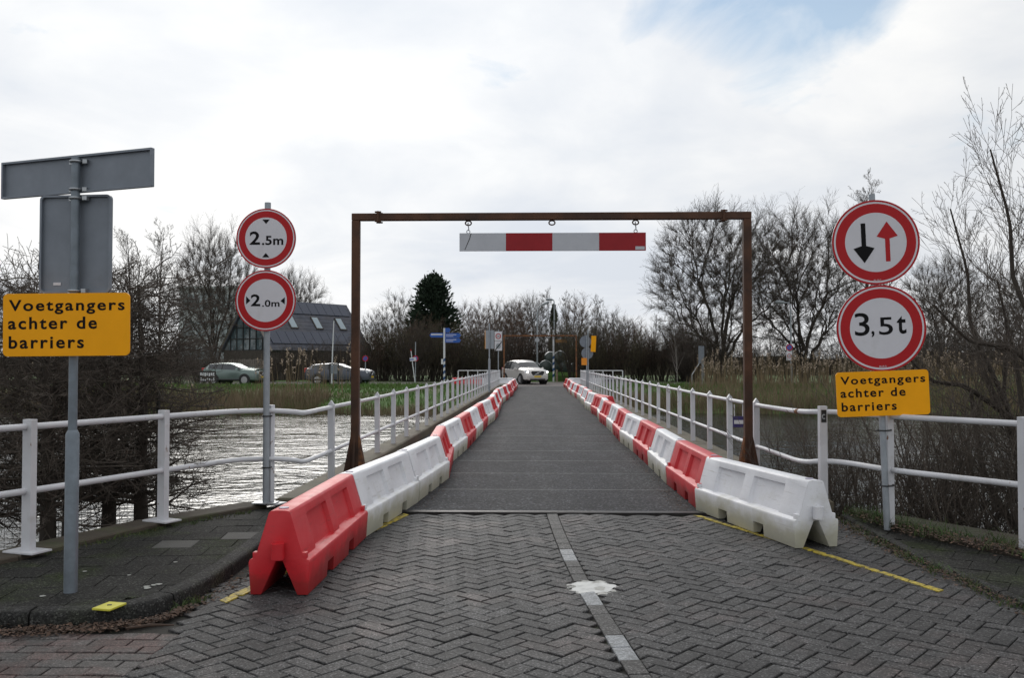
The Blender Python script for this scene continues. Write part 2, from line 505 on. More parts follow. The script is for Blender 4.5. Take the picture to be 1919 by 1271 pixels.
def ground_z(x, y):
    if y > 30:
        return lerp_table(y - far_bank(x), [(-6, -2.6), (-0.4, -1.25), (0.2, -1.0), (2.5, -0.55), (8, -0.06), (12, -0.03)]) if y < 62 else -0.03
    if abs(x) < 40 and y > -45:
        d = near_sd(x, y)
        if d <= 0:
            return -0.14
        if -3.15 < x < 2.95 and y > 8.6:
            return lerp_table(d, [(0, -0.14), (0.3, -1.6), (2, -2.6)])
        if x < 0:
            return lerp_table(d, [(0, -0.14), (0.35, -0.22), (0.8, -0.75), (1.3, -1.25), (4, -2.6)])
        return lerp_table(d, [(0, -0.14), (0.6, -0.25), (1.6, -0.85), (2.4, -1.3), (6, -2.6)])
    return -2.6
def spaced(parts):
    out = []
    for a, b, st in parts:
        out += list(np.arange(a, b, st))
    return out + [parts[-1][1]]
gx = spaced([(-2500, -300, 550), (-300, -60, 40), (-60, -12, 4), (-12, -2, 0.3), (-2, 2, 1.0), (2, 12, 0.3), (12, 60, 4), (60, 300, 40), (300, 2500, 550)])
gy = spaced([(-60, -10, 10), (-10, 4, 2), (4, 13, 0.3), (13, 40, 5), (40, 62, 0.8), (62, 120, 12), (120, 400, 70), (400, 4000, 900)])
gv = np.array([(x, y, ground_z(x, y)) for y in gy for x in gx])
nx_, ny_ = len(gx), len(gy)
gq = np.array([(j * nx_ + i, j * nx_ + i + 1, (j + 1) * nx_ + i + 1, (j + 1) * nx_ + i) for j in range(ny_ - 1) for i in range(nx_ - 1)])
ground_me = np_mesh('ground', gv, gq, True)
ground_me.materials.append(MATS['soil']); ground_me.materials.append(MATS['grass_ground'])
ground_me.polygons.foreach_set('material_index', [1 if gy[j] > 40 else 0 for j in range(ny_ - 1) for i in range(nx_ - 1)])
tag(obj('ground', ground_me), kind='structure')
WATER_Z = -1.1
wv = np.array([(-900, -60, WATER_Z), (900, -60, WATER_Z), (900, 52, WATER_Z), (-900, 52, WATER_Z)], float)
tag(obj('river_water', np_mesh('river_water', wv, np.array([[0, 1, 2, 3]])), 'river_water'), kind='structure')

# ================================================================== road of clinker bricks
JOINT_Y = 9.05
road = tag(obj('road', np_mesh('road', np.array([(-2.6, -6, -0.016), (3.4, -6, -0.016), (3.3, JOINT_Y, -0.016), (-2.6, JOINT_Y, -0.016)], float), np.array([[0, 1, 2, 3]])), 'joint_sand'), kind='structure')
rng = random.Random(5)
W = 0.105; GAP = 0.0080
CA, SA = math.cos(R(51)), math.sin(R(51))
def centre_x(y):                       # the row of bricks down the middle
    return 0.14 + 0.035 * (9.05 - y) + 0.0085 * (9.05 - y) ** 2
def strip_planes(y):
    xa = centre_x(y)
    sl = (centre_x(y + 0.2) - centre_x(y - 0.2)) / 0.4
    return xa, sl
BORDER_L = -1.98
edge_r = lambda y: 2.86 if y > 7.0 else 2.86 + (7.0 - y) * 0.075
bricks = []
for a in range(-80, 120):
    for b in range(-80, 120):
        k = (a - b) % 4
        if k == 0:
            rect = (a * W, b * W, (a + 2) * W, (b + 1) * W)
        elif k == 2:
            rect = (a * W, (b - 1) * W, (a + 1) * W, (b + 1) * W)
        else:
            continue
        cu, cv = (rect[0] + rect[2]) / 2, (rect[1] + rect[3]) / 2
        cx, cy = cu * CA - cv * SA, cu * SA + cv * CA + 3.0
        if not (2.9 < cy < 9.0 and BORDER_L - 0.12 < cx < 3.25):
            continue
        if cx > edge_r(cy) + 0.1:
            continue
        g = GAP / 2
        q = [(rect[0] + g, rect[1] + g), (rect[2] - g, rect[1] + g), (rect[2] - g, rect[3] - g), (rect[0] + g, rect[3] - g)]
        poly = [(u * CA - v * SA, u * SA + v * CA + 3.0) for u, v in q]
        n0 = area(poly)
        xc, sl = strip_planes(cy)
        x0c = xc - sl * cy
        if cx < xc:
            poly = clip(poly, -1, sl, x0c - 0.0575)
        else:
            poly = clip(poly, 1, -sl, -x0c - 0.0575)
        if cy > 5.02 or True:
            poly = clip(poly, 1, 0, -BORDER_L) if cy < 5.05 else poly
        poly = clip(poly, 0, -1, JOINT_Y - 0.012) if poly else poly
        if len(poly) < 3 or area(poly) < 0.0012:
            continue
        whole = abs(area(poly) - n0) < 1e-6
        bricks.append((cx, cy, poly, whole, k))
def brick_mesh(poly, cx, cy):
    return MB().prism([(x - cx, y - cy) for x, y in poly], -0.05, 0.0, inset=0.0045, drop=0.0035)
shared = {}
bricks.sort(key=lambda t: t[1])
count = 0; rest = MB()
for cx, cy, poly, whole, k in bricks:
    tilt = (rng.gauss(0, 0.013), rng.gauss(0, 0.013), rng.gauss(0, 0.016)); cx += rng.gauss(0, 0.0012); cy += rng.gauss(0, 0.0012); dz = rng.gauss(0, 0.0017) + 0.004 * math.sin(cx * 2.1 + 1) * math.sin(cy * 1.7)
    dz -= 0.009 * math.exp(-((cx - 0.36) ** 2 / 0.040 + (cy - 6.15) ** 2 / 0.060))
    if cy > 4.15 and in_view(cx, cy, margin=-4) and count < 300:
        count += 1
        if whole:
            if k not in shared:
                shared[k] = brick_mesh(poly, cx, cy).mesh('brick'); shared[k].materials.append(MATS['brick_grey'])
            me = shared[k]
        else:
            me = brick_mesh(poly, cx, cy).mesh('brick'); me.materials.append(MATS['brick_grey'])
        obj('brick', me, None, road, (cx, cy, dz), tilt)
    else:
        b = brick_mesh(poly, cx, cy)
        M = Matrix.Translation((cx, cy, dz)) @ Matrix.Rotation(tilt[0], 4, 'X') @ Matrix.Rotation(tilt[1], 4, 'Y') @ Matrix.Rotation(tilt[2], 4, 'Z')
        rest.add(b.v, b.f, 0, M)
tag(rest.build('brick_paving', 'brick_grey', road), kind='stuff')
# middle row: dark bricks with pairs of white ones
s_y = 8.93; n_row = 0
while s_y > 3.0:
    xc, sl = strip_planes(s_y)
    white = any(abs(s_y - wy) < 0.208 for wy in (7.06, 5.86, 4.78, 3.6))
    pts = [(-0.0515, -0.1025), (0.0515, -0.1025), (0.0515, 0.1025), (-0.0515, 0.1025)]
    MB().prism(pts, -0.05, 0.001, inset=0.004, drop=0.004).build('brick', 'brick_white' if white else 'brick_dark', road,
        (xc, s_y, rng.gauss(0, 0.001) - 0.009 * math.exp(-((xc - 0.36) ** 2 / 0.040 + (s_y - 6.15) ** 2 / 0.060)) + 0.004 * math.sin(xc * 2.1 + 1) * math.sin(s_y * 1.7)), (rng.gauss(0, 0.006), rng.gauss(0, 0.006), -math.atan(sl) + 0.0))
    s_y -= 0.211 * math.cos(math.atan(sl))
# red and grey bricks in running bond beside the gutter
row = 0; y = 3.0
while y < 5.0:
    x = BORDER_L - 0.006 - (0.105 if row % 2 else 0.0)
    first = True
    while x > -4.1:
        w = 0.21 if not (first and row % 2) else 0.105
        if first and row % 2:
            x = BORDER_L - 0.006
        ww = w
        pts = [(x - ww + 0.008, y), (x, y), (x, y + 0.104), (x - ww + 0.008, y + 0.104)]
        cx, cy = x - ww / 2, y + 0.05
        kerb_limit = 5.05 if cx > -2.6 else 4.98
        if cy < kerb_limit - 0.02:
            brick_mesh(pts, cx, cy).build('brick', 'brick_red', road, (cx, cy, -0.004 + rng.gauss(0, 0.0018)), (rng.gauss(0, 0.012), rng.gauss(0, 0.012), rng.gauss(0, 0.01)))
        x -= ww; first = False
    y += 0.112; row += 1
# yellow lines painted on the bricks, broken at the joints
def painted(name, pts, w, label):
    mb = MB(); rg = random.Random(11)
    for (x0, y0), (x1, y1) in zip(pts, pts[1:]):
        L = math.hypot(x1 - x0, y1 - y0); n = max(1, round(L / 0.15)); ux, uy = (x1 - x0) / L, (y1 - y0) / L
        for i in range(n):
            a, b = i * L / n + 0.004, (i + 1) * L / n - 0.004
            wl_, wr = w / 2 * rg.uniform(0.8, 1.06), w / 2 * rg.uniform(0.8, 1.06)
            sk = rg.uniform(-0.03, 0.03)
            q = [(x0 + ux * (a + sk) - uy * wl_, y0 + uy * (a + sk) + ux * wl_), (x0 + ux * (b + sk) - uy * wl_, y0 + uy * (b + sk) + ux * wl_),
                 (x0 + ux * (b - sk) + uy * wr, y0 + uy * (b - sk) - ux * wr), (x0 + ux * (a - sk) + uy * wr, y0 + uy * (a - sk) - ux * wr)]
            mb.prism(q[::-1], -0.002, 0.0058 + rg.uniform(-0.0006, 0.0006) + 0.004 * math.sin(q[0][0] * 2.1 + 1) * math.sin(q[0][1] * 1.7))
    o = mb.build(name, 'yellow_paint', road)
    o['label'] = label
    return o
painted('painted_line', [(1.56, 8.98), (2.14, 7.46), (2.44, 6.6), (2.64, 6.06)], 0.062, 'worn yellow line curving out from under the white barrier')
painted('painted_line', [(-1.3, 8.98), (-1.72, 6.9), (-1.97, 5.66)], 0.075, 'worn yellow line under the red barrier')

# puddle: an uneven sheet of water in the sunken bricks of the middle row
pr = random.Random(3); pts = []
for i in range(56):
    a = 2 * math.pi * i / 56
    rr = 1 + 0.10 * math.sin(3 * a + 1) + 0.08 * math.sin(7 * a) + pr.uniform(-0.04, 0.04)
    pts.append((0.355 + 0.15 * rr * math.cos(a) + 0.02 * math.sin(a), 6.14 + 0.19 * rr * math.sin(a)))
PZ = -0.0080
pv = [(0.355, 6.14, PZ)] + [(x, y, PZ) for x, y in pts]
pme = bpy.data.meshes.new('puddle'); pme.from_pydata(pv, [], [(0, 1 + i, 1 + (i + 1) % 56) for i in range(56)])
tag(obj('puddle', finish(pme), 'puddle_painted_sky'), kind='structure')

# ================================================================== pavement beside the road
PAVE_Z = 0.082
def kerb_curve(i):
    return None
KERB = [(-4.6, 5.02), (-3.6, 5.05), (-3.0, 5.08), (-2.62, 5.13), (-2.42, 5.22), (-2.28, 5.38), (-2.20, 5.62), (-2.165, 5.95), (-2.16, 6.4), (-2.18, 7.0), (-2.22, 7.7), (-2.27, 8.4), (-2.30, 8.98)]
PAVE = [(-4.6, 5.14), (-3.0, 5.20), (-2.64, 5.25), (-2.50, 5.31), (-2.39, 5.44), (-2.32, 5.64), (-2.285, 5.95), (-2.28, 6.4), (-2.30, 7.0), (-2.34, 7.7), (-2.39, 8.4), (-2.42, 9.0), (-2.6, 8.98), (-3.22, 7.86), (-3.72, 6.55), (-4.35, 5.14)]
def hull(pts):
    pts = sorted(set(pts)); lo, up = [], []
    for p in pts:
        while len(lo) > 1 and (lo[-1][0] - lo[-2][0]) * (p[1] - lo[-2][1]) - (lo[-1][1] - lo[-2][1]) * (p[0] - lo[-2][0]) <= 0: lo.pop()
        lo.append(p)
    for p in reversed(pts):
        while len(up) > 1 and (up[-1][0] - up[-2][0]) * (p[1] - up[-2][1]) - (up[-1][1] - up[-2][1]) * (p[0] - up[-2][0]) <= 0: up.pop()
        up.append(p)
    return lo[:-1] + up[:-1]
pave_poly = hull(PAVE)
def tiled(struct, region, z, size, ang, seed, pale=(), mats=('pave_tile', 'pave_tile_pale'), lo=(-7, 2), hi=(7, 12)):
    rg = random.Random(seed); ca, sa = math.cos(ang), math.sin(ang)
    n = 0
    for i in range(int(-14 / size), int(14 / size)):
        for j in range(0, int(16 / size)):
            off = (size / 2 if j % 2 else 0)
            u0, v0 = i * size + off, j * size
            g = 0.0022
            q = [(u0 + g, v0 + g), (u0 + size - g, v0 + g), (u0 + size - g, v0 + size - g), (u0 + g, v0 + size - g)]
            q = [(u * ca - v * sa, u * sa + v * ca) for u, v in q]
            q = clip_to(q, region)
            if len(q) < 3 or area(q) < 0.006:
                continue
            cx = sum(p[0] for p in q) / len(q); cy = sum(p[1] for p in q) / len(q)
            m = mats[1] if any(math.hypot(cx - px, cy - py) < size * 0.55 for px, py in pale) else mats[0]
            MB().prism([(x - cx, y - cy) for x, y in q], -0.05, 0, inset=0.003, drop=0.002).build('tile', m, struct, (cx, cy, z + rg.gauss(0, 0.0016)), (rg.gauss(0, 0.004), rg.gauss(0, 0.004), 0))
            n += 1
    return n
pv_ = MB(); pv_.prism(pave_poly, -0.10, PAVE_Z - 0.012)
pavement = tag(pv_.build('pavement', 'joint_sand'), kind='structure')
tiled(pavement, pave_poly, PAVE_Z, 0.30, R(7), 2, pale=[(-2.62, 6.95), (-2.55, 7.3), (-2.9, 7.1)])
# kerb stones round the corner
def kerb_run(parent, path, stone, name='kerb_stone', w=0.12, top=PAVE_Z, drop_end=0.0):
    seg = [0.0]
    for p, q in zip(path, path[1:]):
        seg.append(seg[-1] + math.hypot(q[0] - p[0], q[1] - p[1]))
    def at(s):
        s = max(0, min(seg[-1] - 1e-6, s))
        for i in range(len(seg) - 1):
            if s <= seg[i + 1]:
                t = (s - seg[i]) / (seg[i + 1] - seg[i])
                p, q = path[i], path[i + 1]
                # smoothed tangent
                return Vector((p[0] + (q[0] - p[0]) * t, p[1] + (q[1] - p[1]) * t)), Vector((q[0] - p[0], q[1] - p[1])).normalized()
    s = 0.0; rg = random.Random(8)
    while s < seg[-1] - 0.1:
        e = min(s + stone, seg[-1])
        n = 7; mb = MB(); v, f = [], []
        prof = [(0.0, -0.08), (0.0, top - 0.03), (0.005, top - 0.014), (0.016, top - 0.004), (0.03, top), (w, top), (w, -0.08)]
        dz = rg.gauss(0, 0.003)
        for i in range(n):
            a = s + 0.006 + (e - s - 0.012) * i / (n - 1)
            p, _ = at(a); p1, _ = at(a - 0.06); p2, _ = at(a + 0.06)
            t = (p2 - p1).normalized(); nrm = Vector((-t.y, t.x))
            for d, z in prof:
                q = p + nrm * d
                v.append((q.x, q.y, z + (dz if z > 0 else 0)))
        k = len(prof)
        for i in range(n - 1):
            for a in range(k):
                b = (a + 1) % k
                f.append((i * k + a, (i + 1) * k + a, (i + 1) * k + b, i * k + b))
        f.append(tuple(range(k))); f.append(tuple((n - 1) * k + a for a in range(k))[::-1])
        mb.add(v, f)
        mb.build(name, 'kerb_stone', parent, smooth=35)
        s = e
kerb_run(pavement, KERB, 0.86)
# stone coping under the railing
def coping_run(parent, path, w, z, stone, material, name='coping_stone', zb=-1.6):
    for (x0, y0), (x1, y1) in zip(path, path[1:]):
        L = math.hypot(x1 - x0, y1 - y0); n = max(1, round(L / stone)); ux, uy = (x1 - x0) / L, (y1 - y0) / L
        for i in range(n):
            a, b = i * L / n + 0.003, (i + 1) * L / n - 0.003
            pts = [(x0 + ux * a + uy * w / 2, y0 + uy * a - ux * w / 2), (x0 + ux * b + uy * w / 2, y0 + uy * b - ux * w / 2),
                   (x0 + ux * b - uy * w / 2, y0 + uy * b + ux * w / 2), (x0 + ux * a - uy * w / 2, y0 + uy * a + ux * w / 2)]
            MB().prism(pts, zb, z + random.Random(i * 7 + int(x0 * 10)).uniform(-0.003, 0.003), inset=0.012, drop=0.01).build(name, material, parent)
coping_run(pavement, [(-5.1, 3.6), (-3.86, 6.5), (-3.38, 7.92), (-2.78, 8.93)], 0.30, 0.115, 1.0, 'coping')
# path on the other side
PATH = [(2.98, 9.0), (2.93, 7.1), (3.05, 5.5), (3.2, 4.2), (3.3, 3.0), (6.2, 3.0), (5.2, 4.6), (3.62, 6.9), (3.14, 8.05)]
path_poly = hull(PATH)
pp = MB(); pp.prism(path_poly, -0.10, 0.022)
side_path = tag(pp.build('side_path', 'joint_sand'), kind='structure')
tiled(side_path, path_poly, 0.032, 0.30, R(-32), 4)
kerb_run(side_path, [(3.2, 3.0), (3.1, 4.2), (2.98, 5.5), (2.88, 7.0), (2.90, 8.0), (2.94, 8.95)][::-1], 1.0, top=0.030, w=0.06)
verge = MB(); verge.prism(hull([(3.0, 8.9), (3.14, 7.9), (3.6, 6.95), (5.0, 4.8), (6.0, 3.2), (6.6, 3.4), (5.3, 5.4), (4.2, 7.0), (3.5, 8.3), (3.1, 9.05)]), -0.4, 0.075)
verge = tag(verge.build('verge_ground', 'soil'), kind='structure')
# small flat marks on the pavement
for i, (x, y, r) in enumerate([(-2.32, 5.74, .016), (-2.33, 5.66, .018), (-2.20 - .15, 5.70, .017), (-2.27 - .03, 5.76, .018), (-2.88, 5.45, .015), (-2.95, 6.1, .012), (-2.6, 6.0, .01), (-2.45, 6.4, .012)]):
    x -= 0.12
    b = MB(); b.prism([(r * (1.2 + .2 * math.sin(3 * a)) * math.cos(a), r * 1.1 * math.sin(a)) for a in [k * 2 * math.pi / 14 for k in range(14)]], 0, 0.0012)
    mat('gum', (0.3, 0.31, 0.29), 0.8) if 'gum' not in MATS else None
    b.build('gum_spot', 'gum', pavement, (x, y, PAVE_Z + 0.003))
mat('marker_yellow', (0.55, 0.52, 0.05), 0.5, var=0.1, vscale=20); mat('print_black', (0.012, 0.012, 0.013), 0.5)
mk = thing('survey_marker', 'small yellow square marker plate lying on the dark pavement', 'marker', (-2.47, 5.2, PAVE_Z + 0.006), (0, 0, R(-12)))
MB().box(-0.058, 0.058, -0.075, 0.075, 0, 0.012).build('plate', 'marker_yellow', mk, bevel=0.002)
MB().box(-0.012, 0.012, -0.004, 0.012, 0.0122, 0.015, M=Matrix.Rotation(R(30), 4, 'Z')).build('nail', 'print_black', mk)

# ================================================================== bridge
BR0, BR1 = 9.10, 57.4
XL, XR = -2.385, 2.666
bridge = thing('bridge', 'narrow flat road bridge with dark asphalt deck crossing the river', 'bridge', (0, BR0, 0))
def bpart(mb, name, m, **kw):
    return mb.build(name, m, bridge, (0, -BR0, 0), **kw)
ys = [BR0 + 0.02]
while ys[-1] < BR1:
    ys.append(ys[-1] + 1.56)
for a, b in zip(ys, ys[1:]):
    MB().box(-2.255, 2.535, a + 0.011, b - 0.011, -0.12, 0.010).build('deck_panel', 'asphalt_deck', bridge, (0, -BR0, random.Random(int(a * 9)).uniform(-0.001, 0.001)))
    MB().box(-2.12, 2.40, b - 0.009, b + 0.009, -0.12, 0.0118).build('deck_joint', 'joint_strip', bridge, (0, -BR0, 0))
j = MB()
j.box(-2.14, 2.42, 9.036, 9.062, -0.15, 0.016); j.box(-2.14, 2.42, 9.075, 9.119, -0.15, 0.018); j.box(-2.14, 2.42, 9.062, 9.075, -0.15, -0.01)
bpart(j, 'expansion_joint', 'joint_steel')
for side, x0, x1 in ((-1, -2.60, -2.262), (1, 2.542, 2.88)):
    y = 8.95
    k = 0
    while y < BR1:
        e = min(y + 3.05, BR1)
        prof = [(x0, y + 0.006), (x1, y + 0.006), (x1, e - 0.006), (x0, e - 0.006)]
        MB().prism(prof, -0.35, 0.16 + random.Random(k * 3 + side).uniform(-0.004, 0.004), inset=0.02, drop=0.018).build('edge_beam', 'bridge_kerb', bridge, (0, -BR0, 0))
        y = e; k += 1
bpart(MB().box(-2.3, -1.9, BR0 + 0.3, BR1, -0.75, -0.13), 'girder', 'concrete')
bpart(MB().box(2.2, 2.6, BR0 + 0.3, BR1, -0.75, -0.13), 'girder', 'concrete')
for py in (21.0, 33.2, 45.4):
    bpart(MB().box(-2.2, 2.5, py - 0.35, py + 0.35, -2.6, -0.76), 'pier', 'concrete', bevel=0.05)
bpart(MB().box(-2.74, 2.9, 8.94, 9.03, -2.4, -0.155), 'abutment', 'concrete')
bpart(MB().box(-2.9, 3.1, BR1 + 0.005, BR1 + 0.6, -2.4, -0.06), 'abutment', 'concrete')
# far road and approach
tag(MB().box(-260, 260, 62.5, 70.5, -0.1, 0.0).build('far_road', 'far_asphalt'), kind='structure')
tag(MB().box(-2.9, 3.1, BR1 + 0.01, 62.49, -0.1, 0.004).build('far_approach', 'far_asphalt'), kind='structure')

# low dike closing the view beyond the trees
dv, dq, dxs = [], [], list(np.arange(-220, 221, 6.0))
prof = [(-9, 0), (-6, 0.35), (-2.5, 0.85), (0, 1.0), (3, 0.9), (9, 0)]
for x in dxs:
    hh = 2.7 + 0.5 * math.sin(x * 0.13) + 0.35 * math.sin(x * 0.41 + 1)
    for dy, f in prof:
        dv.append((x, 118 + dy + 3 * math.sin(x * 0.03), -0.1 + hh * f + (0.12 * math.sin(x * 1.7 + dy) if f else 0)))
k = len(prof)
dq = [(i * k + a, (i + 1) * k + a, (i + 1) * k + a + 1, i * k + a + 1) for i in range(len(dxs) - 1) for a in range(k - 1)]
mat('dike_growth', (0.036, 0.033, 0.020), 0.95, spec=0.1, var=0.4, vscale=0.5, bump=0.25, bscale=1.6, space='World')
tag(obj('dike', np_mesh('dike', np.array(dv), np.array(dq), True), 'dike_growth'), kind='structure')
# ================================================================== railings
mat('rail_white', (0.56, 0.57, 0.60), 0.45, var=0.10, vscale=3, bump=0.0006, bscale=90, space='World', second=(0.40, 0.39, 0.38), sscale=5.0, slo=0.58, shi=0.80, speck=(11, (0.17, 0.085, 0.045), 0.70, 0.745))
mat('rust', (0.085, 0.038, 0.020), 0.75, 0.2, var=0.35, vscale=4, bump=0.0015, bscale=60, space='World', second=(0.045, 0.024, 0.016), sscale=2.4)
mat('rust_bright', (0.19, 0.075, 0.025), 0.8, var=0.4, vscale=9, bump=0.002, bscale=60, space='World', second=(0.06, 0.03, 0.02), sscale=7)
def post_mesh(h, w=0.068, d=0.068, tip=0.05):
    """square post with a pyramid cap"""
    mb = MB(); a, b = w / 2, d / 2
    v = [(-a, -b, 0), (a, -b, 0), (a, b, 0), (-a, b, 0), (-a, -b, h), (a, -b, h), (a, b, h), (-a, b, h), (0, -b, h + tip), (0, b, h + tip)]
    mb.add(v, [(0, 3, 2, 1), (0, 1, 5, 8, 4), (2, 3, 7, 9, 6), (1, 2, 6, 5), (3, 0, 4, 7), (5, 6, 9, 8), (7, 4, 8, 9)])
    return mb
def railing(name, label, x, y0, sp, n, y_start, y_end, base_z):
    t = thing(name, label, 'railing', (x, y0, base_z))
    me = post_mesh(0.865 - 0.005).mesh('post'); me.materials.append(MATS['rail_white'])
    for i in range(n):
        rg = random.Random(i * 13 + int(x * 100))
        obj('post', me, None, t, (rg.uniform(-.004, .004), i * sp + rg.uniform(-.01, .01), 0), (rg.uniform(-.006, .006), rg.uniform(-.006, .006), 0))
    for z in (0.985, 0.485):
        rg = random.Random(int(z * 100)); pts = []
        yy = y_start
        while yy < y_end:
            pts.append((rg.uniform(-.003, .003), yy - y0, z - base_z + rg.uniform(-.003, .003))); yy += 3.0
        pts.append((0, y_end - y0, z - base_z))
        MB().tube(pts, 0.024, 12).build('rail', 'rail_white', t, smooth=50)
    return t
NPL = 32
railing('bridge_railing', 'long white railing with pointed posts on the fingerpost side of the bridge', XL, 10.45, 1.5, NPL, 9.69, 10.45 + 1.5 * (NPL - 1) + 0.1, 0.155)
railing('bridge_railing', 'long white railing with pointed posts along the reed side of the bridge', XR, 11.2, 1.5, NPL - 1, 10.9, 11.2 + 1.5 * (NPL - 2) + 0.1, 0.155)
def smooth_path(pts, it=2):
    """round the bends of a pipe run"""
    pts = [Vector(p) for p in pts]
    for _ in range(it):
        out = [pts[0]]
        for p, q in zip(pts, pts[1:]):
            out += [p * 0.75 + q * 0.25, p * 0.25 + q * 0.75]
        pts = out + [pts[-1]]
    return pts
def flat_post(t, x, y, z0, top, w=0.085, d=0.06, rot=0.0, plate=True):
    MB().box(-w / 2, w / 2, -d / 2, d / 2, z0, top).build('post', 'rail_white', t, (x, y, 0), (0, 0, rot), bevel=0.003)
    if plate:
        p = MB().box(-0.15, 0.13, -0.09, 0.09, z0, z0 + 0.014)
        p.build('base_plate', 'rail_white', t, (x, y, 0), (0, 0, rot), bevel=0.002)
# near quay side
t = thing('quay_railing', 'white pipe railing bending along the pavement edge beside the bare trees', 'railing', (0, 0, 0))
for (x, y, r, w) in ((-2.62, 8.86, R(-25), 0.05), (-3.27, 7.86, R(-25), 0.085), (-3.72, 6.56, R(-18), 0.085), (-4.5, 4.75, R(-18), 0.085)):
    flat_post(t, x, y, 0.117, 1.085, w, 0.055, r)
for z, zb in ((1.03, 0.985), (0.56, 0.485)):
    MB().tube(smooth_path([(-5.1, 3.4, z), (-4.5, 4.75, z), (-3.72, 6.56, z), (-3.27, 7.86, z), (-3.02, 8.5, z), (-2.90, 8.74, z), (-2.62, 8.84, z), (-2.40, 8.86, z - 0.012), (-2.385, 9.18, zb + 0.002), (-2.385, 9.7, zb)]), 0.0245, 12).build('rail', 'rail_white', t, smooth=50)
# near verge side
t = thing('verge_railing', 'white pipe railing bending along the weedy verge in front of the shrubs', 'railing', (0, 0, 0))
for (x, y, z0, r) in ((2.72, 8.77, 0.0, R(8)), (3.075, 8.07, 0.076, R(25)), (3.72, 7.07, 0.076, R(32)), (4.95, 5.1, 0.076, R(32))):
    flat_post(t, x, y, z0, 1.085, 0.075 if y > 7.5 else 0.095, 0.055, r, plate=False)
for z, zb in ((1.03, 0.985), (0.56, 0.485)):
    MB().tube(smooth_path([(2.666, 10.91, zb), (2.65, 10.0, zb + 0.01), (2.61, 9.05, zb + 0.03), (2.72, 8.79, z), (2.90, 8.66, z), (3.075, 8.05, z), (3.40, 7.56, z), (3.72, 7.09, z), (4.95, 5.1, z), (5.8, 3.7, z)]), 0.0245, 12).build('rail', 'rail_white', t, smooth=50)
MB().tube([(2.625, 9.30, 1.008), (2.622, 9.20, 1.011)], 0.0262, 12).build('rust_patch', 'rust_bright', t, smooth=50)
mat('sticker_black', (0.012, 0.014, 0.016), 0.4); mat('sticker_grey', (0.35, 0.38, 0.4), 0.5)
sm = MB().box(-0.026, 0.026, -0.0295, -0.0285, 0.93, 1.05).build('sticker', 'sticker_black', t, (2.72, 8.77, 0), (0, 0, R(8)))
MB().tube([(0.016 * math.cos(a), -0.0305, 0.985 + 0.02 * math.sin(a)) for a in [R(50 + 26 * k) for k in range(11)]], 0.005, 6).build('sticker_mark', 'sticker_grey', sm)
# far end returns of the railings
def far_return(label, x0, x1):
    t = thing('end_railing', label, 'railing', (x0, 56.9, 0))
    L = x1 - x0
    for k in range(5):
        MB().box(-0.03, 0.03, -0.03, 0.03, -0.05, 1.0).build('post', 'rail_white', t, (L * k / 4, 0, 0))
    for z in (1.0, 0.5):
        MB().tube([(0, -0.0, z), (L, 0, z)], 0.028, 8).build('rail', 'rail_white', t, smooth=50)
far_return('short white railing at the far bridge end beside the blue fingerpost', -5.0, -2.55)
far_return('short white railing at the far bridge end beside the yellow sign', 2.85, 5.3)
# small tag hanging from the rail
mat('tag_blue', (0.035, 0.025, 0.12), 0.45); mat('tag_white', (0.6, 0.6, 0.62), 0.5)
t = thing('hanging_tag', 'small purple blue tag on white straps hanging from the railing', 'tag', (2.62, 11.95, 0.955))
MB().box(-0.06, -0.048, -0.002, 0.002, -0.16, 0.0).build('strap', 'tag_white', t); MB().box(0.048, 0.06, -0.002, 0.002, -0.16, 0.0).build('strap', 'tag_white', t)
pl = MB().box(-0.075, 0.075, -0.006, 0.006, -0.30, -0.155).build('plate', 'tag_blue', t, bevel=0.002)
MB().box(-0.06, 0.06, -0.0075, -0.0065, -0.255, -0.205).build('stripe', 'tag_white', pl)

